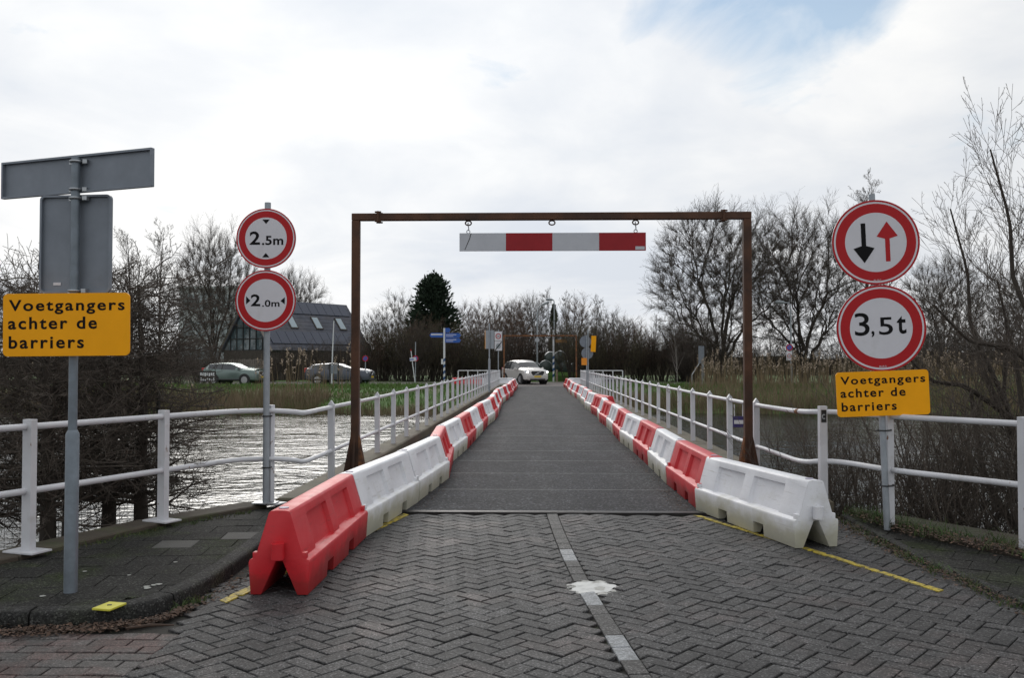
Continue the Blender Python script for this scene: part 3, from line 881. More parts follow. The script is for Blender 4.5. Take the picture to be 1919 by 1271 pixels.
# ================================================================== rusty height gates
def height_gate(label, y, detail=True):
    XA, XB, H, s = -2.18, 2.48, 3.28, 0.047
    t = thing('height_gate', label, 'gate', (0, y, 0.01))
    for x, side in ((XA, 1), (XB, -1)):
        MB().box(x - s, x + s, -s, s, 0, H - 0.085).build('post', 'rust' if detail else 'rust_bright', t, bevel=0.008)
        if detail:
            foot = MB()
            # four triangular stiffener plates, the outer pair wider than the post
            for dx, dy in ((1, 0), (-1, 0), (0, -1), (0, 1)):
                w = 0.12
                pr = [(s, 0.0), (s + w, 0.0), (s, 0.62)]
                f = 0.011
                if dx:
                    v = [(x + dx * a, q, z) for q in (-f, f) for a, z in pr]
                    v2 = [(x + dx * a, q, z) for q in (-s, -s + 0.012) for a, z in pr]
                else:
                    v = [(x + q, dy * a, z) for q in (-f, f) for a, z in pr]
                    v2 = [(x + q, dy * a, z) for q in (s - 0.012, s) for a, z in pr]
                fc = [(0, 1, 2), (5, 4, 3), (0, 3, 4, 1), (1, 4, 5, 2), (2, 5, 3, 0)]
                g = MB().add(v, fc)
                if dx:
                    g.add(v2, fc); g.add([(a, q + 2 * s - 0.012, z) for a, q, z in v2], fc)
                g.build('gusset', 'rust_bright' if dx == side else 'rust', t)
            MB().box(x - 0.2, x + 0.2, -0.2, 0.2, -0.004, 0.014).build('base_plate', 'rust', t, bevel=0.003)
    MB().box(XA - s, XB + s, -s - 0.002, s + 0.002, H - 0.084, H).build('beam', 'rust' if detail else 'rust_bright', t, bevel=0.006)
    if detail:
        for x in (-1.91, 2.20):
            fl = MB(); fl.box(x - 0.012, x + 0.012, -0.068, 0.068, H - 0.108, H + 0.024)
            flo = fl.build('flange', 'rust', t, bevel=0.002)
            for dy in (-0.056, 0.056):
                for dz in (-0.098, 0.012):
                    MB().tube([(x - 0.035, dy, H + dz), (x + 0.04, dy, H + dz)], 0.011, 6).build('bolt', 'rust', flo)
        for x in (-0.83, 0.17, 1.165):
            MB().tube([(x + 0.036 * math.cos(a) * 1.0, 0, H - 0.118 + 0.026 * math.sin(a)) for a in [2 * math.pi * k / 16 for k in range(17)]], 0.0085, 8, cap=False).build('ring', 'rust', t, smooth=60)
    return t
height_gate('tall rusty steel gate over the near end of the bridge', 10.8)
height_gate('distant rusty steel gate at the far end of the bridge behind the car', 58.6, False)
mat('bar_white', (0.44, 0.46, 0.50), 0.5, var=0.08, vscale=4, second=(0.30, 0.31, 0.33), sscale=16, slo=0.66, shi=0.8)
mat('bar_red', (0.28, 0.014, 0.020), 0.5, spec=0.25, var=0.10, vscale=5)
mat('galvanised', (0.36, 0.38, 0.40), 0.42, 0.75, var=0.15, vscale=14, space='World')
mat('galv_dull', (0.30, 0.33, 0.36), 0.55, 0.35, var=0.16, vscale=10, space='World')
t = thing('clearance_bar', 'red and white clearance bar hanging on shackles from the rusty beam', 'clearance bar', (0.175, 10.8, 3.05))
bw = 2.22 / 4
for k in range(4):
    MB().box(-1.11 + k * bw, -1.11 + (k + 1) * bw, -0.012, 0.012, -0.215, 0).build('bar_segment', 'bar_white' if k % 2 == 0 else 'bar_red', t)
for x in (-1.005, 0.99):
    hk = MB().tube([(x + 0.004 * math.sin(k), 0, 0.03 + 0.0165 * k) for k in range(7)], 0.0075, 6).build('shackle', 'galvanised', t, smooth=60)
    MB().tube([(x + 0.02 * math.cos(a), 0, 0.018 + 0.02 * math.sin(a)) for a in [2 * math.pi * k / 12 for k in range(13)]], 0.0055, 6, cap=False).build('eye', 'galvanised', hk, smooth=60)
MB().box(0.985, 1.095, -0.0135, -0.0125, -0.205, -0.165).build('maker_label', 'bar_white', t)
MB().add([(-1.05, -0.0132, -0.20), (-1.042, -0.0132, -0.20), (-0.985, -0.0132, -0.07), (-0.966, -0.0132, 0.0), (-0.975, -0.0132, 0.0), (-0.995, -0.0132, -0.07)], [(0, 1, 2, 5), (5, 2, 3, 4)]).build('scratch', 'print_black', t)

# ================================================================== plastic barriers
def plastic(name, color, dirt, dirt_amt=(0.50, 0.75)):
    """rotomoulded plastic: matt, faintly scuffed, grime that gathers on the skirt"""
    m = bpy.data.materials.new(name); m.use_nodes = True
    n, l = m.node_tree.nodes, m.node_tree.links; p = n['Principled BSDF']
    p.inputs['Roughness'].default_value = 0.42
    p.inputs['Subsurface Weight'].default_value = 0.0
    tcn = n.new('ShaderNodeTexCoord'); oi = n.new('ShaderNodeObjectInfo')
    off = n.new('ShaderNodeVectorMath'); off.operation = 'ADD'
    l.new(tcn.outputs['Object'], off.inputs[0])
    sc = n.new('ShaderNodeVectorMath'); sc.operation = 'SCALE'; sc.inputs[0].default_value = (37, 11, 5); l.new(oi.outputs['Random'], sc.inputs['Scale'])
    l.new(sc.outputs[0], off.inputs[1])
    def nz(s, d=5):
        k = n.new('ShaderNodeTexNoise'); k.inputs['Scale'].default_value = s; k.inputs['Detail'].default_value = d; k.inputs['Roughness'].default_value = 0.65
        l.new(off.outputs[0], k.inputs['Vector']); return k.outputs[0]
    sp = n.new('ShaderNodeSeparateXYZ'); l.new(tcn.outputs['Object'], sp.inputs[0])
    def mth(op, a, b=None, clamp=False):
        k = n.new('ShaderNodeMath'); k.operation = op; k.use_clamp = clamp
        for i, x in enumerate((a, b)):
            if x is None: continue
            if isinstance(x, (int, float)): k.inputs[i].default_value = x
            else: l.new(x, k.inputs[i])
        return k.outputs[0]
    # splash dirt on the skirt below the ledge, streaky above
    low = mth('MULTIPLY', mth('SUBTRACT', 0.27, sp.outputs[2]), 3.2, True)
    f = mth('MULTIPLY', mth('ADD', mth('MULTIPLY', nz(5.0), 0.9), low), 1.0)
    r = n.new('ShaderNodeValToRGB'); r.color_ramp.elements[0].position = dirt_amt[0]; r.color_ramp.elements[1].position = dirt_amt[1] + 0.55
    l.new(f, r.inputs[0])
    mx = n.new('ShaderNodeMix'); mx.data_type = 'RGBA'; mx.inputs[6].default_value = (*color, 1); mx.inputs[7].default_value = (*dirt, 1)
    l.new(r.outputs[0], mx.inputs[0])
    # thin horizontal scuffs
    mpg = n.new('ShaderNodeMapping'); mpg.inputs['Scale'].default_value = (2.2, 16, 34); l.new(off.outputs[0], mpg.inputs[0])
    ks = n.new('ShaderNodeTexNoise'); ks.inputs['Scale'].default_value = 1.6; ks.inputs['Detail'].default_value = 6; l.new(mpg.outputs[0], ks.inputs['Vector'])
    rs = n.new('ShaderNodeValToRGB'); rs.color_ramp.elements[0].position = 0.60; rs.color_ramp.elements[1].position = 0.74; rs.color_ramp.elements[1].color = (0.55, 0.55, 0.55, 1)
    l.new(ks.outputs[0], rs.inputs[0])
    mz = n.new('ShaderNodeMix'); mz.data_type = 'RGBA'; mz.inputs[7].default_value = (color[0] * 0.55, color[1] * 0.5 + 0.015, color[2] * 0.46 + 0.012, 1)
    l.new(rs.outputs[0], mz.inputs[0]); l.new(mx.outputs[2], mz.inputs[6]); mx = mz
    r2 = n.new('ShaderNodeValToRGB'); r2.color_ramp.elements[0].position = 0.3; r2.color_ramp.elements[1].position = 0.7
    r2.color_ramp.elements[0].color = (0.88, 0.88, 0.88, 1); r2.color_ramp.elements[1].color = (1.06, 1.06, 1.06, 1)
    l.new(nz(2.2, 6), r2.inputs[0])
    m2 = n.new('ShaderNodeMix'); m2.data_type = 'RGBA'; m2.blend_type = 'MULTIPLY'; m2.inputs[0].default_value = 1
    l.new(mx.outputs[2], m2.inputs[6]); l.new(r2.outputs[0], m2.inputs[7]); l.new(m2.outputs[2], p.inputs['Base Color'])
    b = n.new('ShaderNodeBump'); b.inputs['Distance'].default_value = 0.0012; l.new(nz(46, 3), b.inputs['Height']); l.new(b.outputs[0], p.inputs['Normal'])
    rr = n.new('ShaderNodeMapRange'); rr.inputs[3].default_value = 0.34; rr.inputs[4].default_value = 0.6; l.new(nz(9), rr.inputs[0]); l.new(rr.outputs[0], p.inputs['Roughness'])
    MATS[name] = m
plastic('barrier_white', (0.72, 0.73, 0.765), (0.46, 0.45, 0.36))
plastic('barrier_red', (0.55, 0.013, 0.022), (0.34, 0.02, 0.022), (0.75, 0.9))
mat('cap_grey', (0.35, 0.33, 0.42), 0.5)
BL = 1.94
def barrier_mesh():
    HW, zt = 0.2, 0.54
    def half(kind):
        """outer half profile from the inner foot to the top centre, same point count for every kind"""
        foot = 0.10 if kind == 'notch' else 0.0
        pk = 0.034 if kind == 'pocket' else 0.0
        led = 0.0
        pts = [(0.118 if foot == 0 else 0.085, foot), (0.186 + foot * 0.06, foot), (0.200, 0.205), (0.194, 0.222)]
        if kind == 'pocket':
            pts += [(0.120, 0.236)]
        else:
            pts += [(0.153, 0.236)]
        # slope from ledge (0.168, 0.252) to top (0.075, 0.53)
        def sl(z): return 0.152 + (0.068 - 0.152) * (z - 0.252) / (0.53 - 0.252)
        zp = (0.250, 0.300, 0.455, 0.472)
        pts += [(sl(zp[0]) - pk, zp[0]), (sl(zp[1]) - pk, zp[1]), (sl(zp[2]) - pk, zp[2]), (sl(zp[3]), zp[3])]
        pts += [(0.071, 0.522), (0.060, 0.535), (0.030, zt)]
        return pts
    def ring(x, kind):
        h = half(kind)
        r = [(x, y, z) for y, z in h] + [(x, -y, z) for y, z in reversed(h)]
        r += [(x, -0.022, 0.215), (x, 0.022, 0.215)]
        return r
    stations = []
    L = BL / 2
    marks = [(-L, 'n'), (-0.66 * L, 'n'), (-0.645 * L, 'pocket'), (-0.46 * L, 'pocket'), (-0.455 * L, 'pn'), (-0.27 * L, 'pn'), (-0.265 * L, 'pocket'), (-0.10 * L, 'pocket'), (-0.085 * L, 'n'),
             (0.085 * L, 'n'), (0.10 * L, 'pocket'), (0.265 * L, 'pocket'), (0.27 * L, 'pn'), (0.455 * L, 'pn'), (0.46 * L, 'pocket'), (0.645 * L, 'pocket'), (0.66 * L, 'n'), (L, 'n')]
    def mk(x, kind):
        if kind == 'pn':
            a, b = half('pocket'), half('notch')
            h = b[:2] + a[2:]
            r = [(x, y, z) for y, z in h] + [(x, -y, z) for y, z in reversed(h)]
            return r + [(x, -0.022, 0.215), (x, 0.022, 0.215)]
        return ring(x, kind)
    rings = [mk(x, k) for x, k in marks]
    n = len(rings[0]); mb = MB()
    v = [p for r in rings for p in r]; f = []
    for i in range(len(rings) - 1):
        for a in range(n):
            b = (a + 1) % n
            f.append((i * n + a, i * n + b, (i + 1) * n + b, (i + 1) * n + a))
    f.append(tuple(range(n))[::-1]); f.append(tuple((len(rings) - 1) * n + a for a in range(n)))
    mb.add(v, f)
    for s in (-1, 1):
        mb.box(min(s * L, s * (L - 0.055)) + 0.001 * (s < 0) - 0.001 * (s > 0), max(s * L, s * (L - 0.055)) + 0.001 * (s < 0) - 0.001 * (s > 0), 0.10, 0.174, 0.19, 0.27)
        mb.box(min(s * L, s * (L - 0.055)) + 0.001 * (s < 0) - 0.001 * (s > 0), max(s * L, s * (L - 0.055)) + 0.001 * (s < 0) - 0.001 * (s > 0), -0.174, -0.10, 0.19, 0.27)
    o = mb.build('barrier_source', None)
    bv = o.modifiers.new('bevel', 'BEVEL'); bv.width = 0.006; bv.segments = 2; bv.limit_method = 'ANGLE'; bv.angle_limit = R(32)
    bpy.context.view_layer.update()
    me = bake(o); bpy.data.objects.remove(o)
    return finish(me, 24)
bm_src = barrier_mesh()
BME = {}
for c in ('white', 'red'):
    k = bm_src.copy(); k.name = 'barrier_' + c; k.materials.clear(); k.materials.append(MATS['barrier_' + c]); BME[c] = k
lug = MB(); lug.tube([(0.0, 0, 0.235), (0.0, 0, 0.335)], 0.042, 14); lug.box(-0.06, 0.005, -0.03, 0.03, 0.24, 0.33)
rib = MB(); rib.box(-0.05, 0.0, -0.178, 0.178, 0.205, 0.272)
LUG = {}; RIB = {}; CAP = MB().tube([(0, 0, 0.538), (0, 0, 0.546)], 0.032, 20).mesh('filler_cap', 40); CAP.materials.append(MATS['cap_grey'])
for c in ('white', 'red'):
    LUG[c] = lug.mesh('connector', 40); LUG[c].materials.append(MATS['barrier_' + c])
ORD = ['first', 'second', 'third', 'fourth', 'fifth', 'sixth', 'seventh', 'eighth', 'ninth', 'tenth', 'eleventh', 'twelfth', 'thirteenth', 'fourteenth', 'fifteenth',
       'sixteenth', 'seventeenth', 'eighteenth', 'nineteenth', 'twentieth', 'twenty-first', 'twenty-second', 'twenty-third', 'twenty-fourth', 'twenty-fifth', 'twenty-sixth', 'twenty-seventh']
def barrier(c, p0, p1, label, group, parts=True, z=0.012):
    """barrier whose near end is at p0 and whose far end points to p1"""
    dx, dy = p1[0] - p0[0], p1[1] - p0[1]; L = math.hypot(dx, dy)
    cx, cy = p0[0] + dx / L * BL / 2, p0[1] + dy / L * BL / 2
    t = thing('barrier', label, 'barrier', (cx, cy, z), (0, 0, math.atan2(dy, dx)), group)
    obj('body', BME[c], None, t)
    if parts:
        obj('connector', LUG[c], None, t, (-BL / 2 - 0.035, 0, 0), (0, 0, math.pi))
        obj('filler_cap', CAP, None, t, (-BL / 2 + 0.10, 0, 0))
    return t
rb = random.Random(21)
# left row: the end barrier flares onto the bricks
xs = lambda y: -1.375 - 0.035 * math.sin(y * 0.55)
left_nodes = [(-1.665, 5.83), (-1.655, 7.80), (-1.46, 9.76), (-1.33, 11.70)]
while left_nodes[-1][1] < 54.5:
    y = left_nodes[-1][1] + 1.96
    left_nodes.append((-1.375 + rb.uniform(-0.055, 0.055) + 0.05 * math.sin(y * 0.33), y))
cols = ['red', 'white', 'white'] + ['red' if i % 2 == 0 else 'white' for i in range(60)]
for i, (p, q) in enumerate(zip(left_nodes, left_nodes[1:])):
    lab = '%s plastic barrier, %s from the camera in the row by the 2.5 m sign' % (cols[i], ORD[i])
    if i == 0: lab = 'red plastic barrier with open end nearest the camera, on the bricks'
    barrier(cols[i], p, q, lab, 'barriers in the row by the 2.5 m sign', i < 6, 0.006 if p[1] < 9 else 0.012)
right_nodes = [(2.25, 7.44), (1.80, 9.24), (1.76, 11.22), (1.775, 13.2), (1.77, 15.15)]
while right_nodes[-1][1] < 26.0:
    y = right_nodes[-1][1] + 1.96
    right_nodes.append((1.77 + rb.uniform(-0.05, 0.05), y))
cols = ['white', 'red'] + ['white' if i % 2 == 0 else 'red' for i in range(60)]
nr = 0
for i, (p, q) in enumerate(zip(right_nodes, right_nodes[1:])):
    lab = '%s plastic barrier, %s from the camera in the row by the 3.5 t sign' % (cols[i], ORD[i])
    if i == 0: lab = 'white plastic barrier angled out at the open end of the row beside the yellow line'
    barrier(cols[i], p, q, lab, 'barriers in the row by the 3.5 t sign', i < 6, 0.006 if p[1] < 9 else 0.012)
    nr += 1
# where the two runs of barriers do not line up
ky = right_nodes[-1][1]
second = [(2.06, ky - 1.15), (1.80, ky + 0.72)]
while second[-1][1] < 54.2:
    y = second[-1][1] + 1.96
    second.append((1.77 + rb.uniform(-0.05, 0.05) + 0.04 * math.sin(y * 0.4), y))
for i, (p, q) in enumerate(zip(second, second[1:])):
    c = 'red' if i % 2 == 0 else 'white'
    lab = '%s plastic barrier, %s from the camera in the row by the 3.5 t sign' % (c, ORD[min(nr + i, 26)])
    if i == 0: lab = 'red plastic barrier set askew halfway along the bridge'
    barrier(c, p, q, lab, 'barriers in the row by the 3.5 t sign', False)
barrier('white', (-1.55, 56.6), (-4.0, 56.2), 'white plastic barrier set crosswise at the far end beside the parked railing corner', 'crosswise barriers at the far end', False)
barrier('red', (-3.50, 57.6), (-6.0, 57.5), 'red plastic barrier set crosswise behind the far white railing', 'crosswise barriers at the far end', False)
barrier('white', (1.95, 56.6), (4.0, 56.3), 'white plastic barrier set crosswise under the far gate by the orange sign', 'crosswise barriers at the far end', False)

# ================================================================== road signs
mat('sign_red', (0.40, 0.010, 0.014), 0.5, spec=0.25, var=0.05, vscale=9)
mat('sign_white', (0.60, 0.60, 0.64), 0.5, spec=0.25, var=0.05, vscale=6, bump=0.0003, bscale=300, second=(0.50, 0.50, 0.52), sscale=6, slo=0.56, shi=0.78)
mat('sign_black', (0.006, 0.006, 0.007), 0.6, spec=0.12)
mat('sign_yellow', (0.88, 0.375, 0.003), 0.5, spec=0.2, var=0.06, vscale=5)
mat('sign_back', (0.185, 0.21, 0.245), 0.55, 0.25, var=0.14, vscale=6, bump=0.0006, bscale=120)
mat('sign_edge', (0.30, 0.33, 0.36), 0.45, 0.5)
mat('pole_blue_grey', (0.165, 0.195, 0.225), 0.5, 0.4, var=0.22, vscale=12, bump=0.0006, bscale=60)
mat('strap_black', (0.015, 0.015, 0.015), 0.5)
def round_sign(parent, z, r, y, yaw=0.0, x=0.0, detail=True):
    """red bordered round sign facing -Y with its back plate; returns the plate part"""
    pl = MB().tube([(0, 0.0, 0), (0, 0.014, 0)], r, 72).build('sign_plate', 'sign_edge', parent, (x, y, z), (0, 0, yaw), smooth=40)
    MB().annulus(0.955 * r, r, -0.001, 72).build('outer_rim', 'sign_red', pl)
    MB().annulus(0.915 * r, 0.955 * r, -0.001, 72).build('white_ring', 'sign_white', pl)
    MB().annulus(0.70 * r, 0.915 * r, -0.001, 72).build('red_ring', 'sign_red', pl)
    MB().annulus(0, 0.70 * r, -0.001, 72).build('white_disc', 'sign_white', pl)
    return pl
def flat(parent, pts, m, name, y=-0.0022):
    v = [(x, y, z) for x, z in pts]
    return MB().add(v, [tuple(range(len(v)))]).build(name, m, parent)
def rounded(w, h, r, n=6):
    out = []
    for cx, cz, a0 in ((w / 2 - r, -h / 2 + r, -90), (w / 2 - r, h / 2 - r, 0), (-w / 2 + r, h / 2 - r, 90), (-w / 2 + r, -h / 2 + r, 180)):
        out += [(cx + r * math.cos(R(a0 + 90 * k / n)), cz + r * math.sin(R(a0 + 90 * k / n))) for k in range(n + 1)]
    return out
def plate_rounded(name, parent, w, h, r, th, m, loc, rot=(0, 0, 0), bevel=0.0):
    pts = rounded(w, h, r); n = len(pts)
    v = [(x, 0, z) for x, z in pts] + [(x, th, z) for x, z in pts]
    f = [tuple(range(n)), tuple(range(n, 2 * n))[::-1]] + [(i, n + i, n + (i + 1) % n, (i + 1) % n) for i in range(n)]
    return MB().add(v, f).build(name, m, parent, loc, rot, bevel=bevel)
def yellow_panel(parent, loc, rot):
    pl = plate_rounded('text_panel', parent, 0.785, 0.388, 0.03, 0.012, 'sign_yellow', loc, rot, 0.001)
    k = 0.785 / 687
    def line(body, x0, x1, y0, y1):
        me = text_mesh(body, (x1 - x0) * k, (y1 - y0) * k, 0.022, 1.22, ((x0 + x1) / 2 - 353) * k, (1008 - (y0 + y1) / 2) * k, -0.0012)
        obj('lettering', me, 'sign_black', pl)
    line('Voetgangers', 42, 670, 872, 951)
    line('achter de', 38, 520, 965, 1032)
    line('barriers', 42, 450, 1068, 1136)
    pl['label'] = 'yellow panel with black text Voetgangers achter de barriers'
    return pl

# --- sign post at the pavement corner, seen from behind, with the yellow panel
t = thing('sign_post', 'blue grey post with two grey sign backs above a yellow text panel on the pavement', 'sign post', (-2.885, 5.56, PAVE_Z))
MB().tube([(0, 0, -0.05), (0, 0, 0.975), (0, 0, 1.0)], [0.040, 0.040, 0.028], 24).build('lower_pole', 'pole_blue_grey', t, smooth=40)
MB().tube([(0, 0, 0.99), (0, 0, 2.70)], 0.0265, 20).build('upper_pole', 'pole_blue_grey', t, smooth=40)
yellow_panel(t, (-0.02, -0.055, 1.735 - PAVE_Z), (0, R(-0.5), R(1)))
def backed_plate(parent, name, w, h, loc, rot, r=0.005):
    """sign seen from the back: flat sheet with a folded rim; local -Y is the back"""
    p = plate_rounded(name, parent, w, h, r, 0.003, 'sign_back', loc, rot)
    d = 0.022
    outer, inner = rounded(w, h, r), rounded(w - 0.026, h - 0.026, max(r - 0.008, 0.003))
    n = len(outer)
    v = [(x, -d, z) for x, z in outer] + [(x, -d, z) for x, z in inner] + [(x, 0.002, z) for x, z in outer] + [(x, 0.0, z) for x, z in inner]
    f = []
    for i in range(n):
        j = (i + 1) % n
        f += [(i, j, n + j, n + i), (n + i, n + j, 3 * n + j, 3 * n + i), (i, 2 * n + i, 2 * n + j, j)]
    MB().add(v, f).build('folded_rim', 'sign_back', p)
    return p
yawb = R(-18)
backed_plate(t, 'direction_board', 1.21, 0.238, (-0.02, 0.045, 2.685 - PAVE_Z), (0, R(-0.2), yawb), 0.004)
backed_plate(t, 'rear_panel', 0.47, 0.617, (-0.012, 0.045, 2.245 - PAVE_Z), (0, 0, R(-4)), 0.03)
for z in (2.675, 2.50, 2.445, 1.865):
    br = MB(); br.tube([(0.033 * math.cos(a), 0.033 * math.sin(a), 0) for a in [2 * math.pi * k / 20 for k in range(21)]], 0.008, 6, cap=False)
    br.box(-0.055, 0.055, 0.022, 0.040, -0.012, 0.012)
    bo = br.build('clamp', 'galvanised', t, (0, 0, z), smooth=50)
    MB().box(0.045, 0.075, -0.012, 0.03, -0.014, 0.014).build('bolt', 'galvanised', bo, bevel=0.003)
MB().box(-0.165, -0.115, 0.0405, 0.0415, 1.905, 1.923).build('maker_label', 'sign_white', t, rot=(0, 0, R(-4)))

# --- 2.5 m / 2.0 m
t = thing('sign_post', 'grey post with round 2.5 m height and 2.0 m width limit signs', 'sign post', (-2.645, 8.785, 0.12))
MB().tube([(0, 0, 0), (0, 0, 2.95)], 0.030, 20).build('pole', 'galv_dull', t, smooth=40)
MB().box(-0.12, 0.11, -0.07, 0.08, 0.013, 0.024).build('base_plate', 'galvanised', t, bevel=0.002)
for z in (0.86, 0.36):
    MB().tube([(0.045 * math.cos(a), 0.025 + 0.058 * math.sin(a), z) for a in [2 * math.pi * k / 20 for k in range(21)]], 0.007, 6, cap=False).build('strap', 'strap_black', t, smooth=60)
s1 = round_sign(t, 2.712 - 0.12, 0.292, -0.052); s2 = round_sign(t, 2.105 - 0.12, 0.298, -0.052)
q = 0.292 / 201            # pixels of the enlarged photograph to metres
def tri(pl, pts, name='arrowhead', m='sign_black'):
    flat(pl, pts, m, name)
tri(s1, [((320 - 345) * q, (302 - 175) * q), ((345 - 345) * q, (302 - 205) * q), ((370 - 345) * q, (302 - 175) * q)])
tri(s1, [((320 - 345) * q, (302 - 430) * q), ((370 - 345) * q, (302 - 430) * q), ((345 - 345) * q, (302 - 400) * q)])
obj('lettering', text_mesh('2', 70 * q, 90 * q, 0.022, 1, (270 - 345) * q, (302 - 300) * q, -0.0022), 'sign_black', s1)
obj('lettering', text_mesh('.5m', 145 * q, 62 * q, 0.025, 1.05, (390 - 345) * q, (302 - 316) * q, -0.0022), 'sign_black', s1)
tri(s2, [((214 - 345) * q, (712 - 683) * q), ((214 - 345) * q, (712 - 738) * q), ((243 - 345) * q, (712 - 712) * q)])
tri(s2, [((475 - 345) * q, (712 - 690) * q), ((446 - 345) * q, (712 - 715) * q), ((475 - 345) * q, (712 - 738) * q)])
obj('lettering', text_mesh('2', 64 * q, 80 * q, 0.022, 1, (278 - 345) * q, (712 - 710) * q, -0.0022), 'sign_black', s2)
obj('lettering', text_mesh('.0m', 118 * q, 46 * q, 0.02, 1.05, (381 - 345) * q, (712 - 731) * q, -0.0022), 'sign_black', s2)

# --- arrows / 3.5 t / yellow panel
t = thing('sign_post', 'leaning post with two arrows sign, 3.5 t weight limit sign and yellow text panel', 'sign post', (3.03, 8.0, 0.05), (0, R(-2.0), R(-4)))
MB().tube([(0, 0, 0), (0, 0, 2.93)], 0.027, 20).build('pole', 'galv_dull', t, smooth=40)
for z in (0.86, 0.38):
    MB().tube([(0.02 + 0.062 * math.cos(a), 0.04 + 0.072 * math.sin(a), z) for a in [2 * math.pi * k / 20 for k in range(21)]], 0.007, 6, cap=False).build('strap', 'strap_black', t, smooth=60)
s1 = round_sign(t, 2.55 - 0.05, 0.370, -0.052, R(0), 0.0); s2 = round_sign(t, 1.80 - 0.05, 0.376, -0.052, R(0), 0.012)
yellow_panel(t, (-0.0, -0.055, 1.235 - 0.05), (0, R(-0.2), R(2)))
q = 0.370 / 208
def arrow(pl, cx, up, m):
    sgn = 1 if up else -1
    flat(pl, [((cx - 11) * q, -96 * sgn * q), ((cx + 11) * q, -96 * sgn * q), ((cx + 11) * q, 28 * sgn * q), ((cx - 11) * q, 28 * sgn * q)][::sgn], m, 'arrow_shaft')
    flat(pl, [((cx - 50) * q, 28 * sgn * q), (cx * q, 12 * sgn * q), ((cx + 50) * q, 28 * sgn * q), (cx * q, 100 * sgn * q)][::sgn], m, 'arrowhead', -0.0026)
arrow(s1, -57, False, 'sign_black'); arrow(s1, 55, True, 'sign_red')
obj('lettering', text_mesh('3', 70 * q, 112 * q, 0.006, 1, (1140 - 1230) * q, 22 * q, -0.0022), 'sign_black', s2)
obj('lettering', text_mesh(',', 14 * q, 30 * q, 0.02, 1, (1190 - 1230) * q, (663 - 690) * q, -0.0022), 'sign_black', s2)
obj('lettering', text_mesh('5', 66 * q, 86 * q, 0.008, 1, (1252 - 1230) * q, (663 - 653) * q, -0.0022), 'sign_black', s2)
obj('lettering', text_mesh('t', 44 * q, 88 * q, 0.02, 1, (1326 - 1230) * q, (663 - 650) * q, -0.0022), 'sign_black', s2)
for s in (s1, s2):
    obj('maker_mark', text_mesh('BURG', 34 * q, 9 * q, 0.0, 1.1, 0, -0.86 * 0.386, -0.0022), 'sign_white', s)
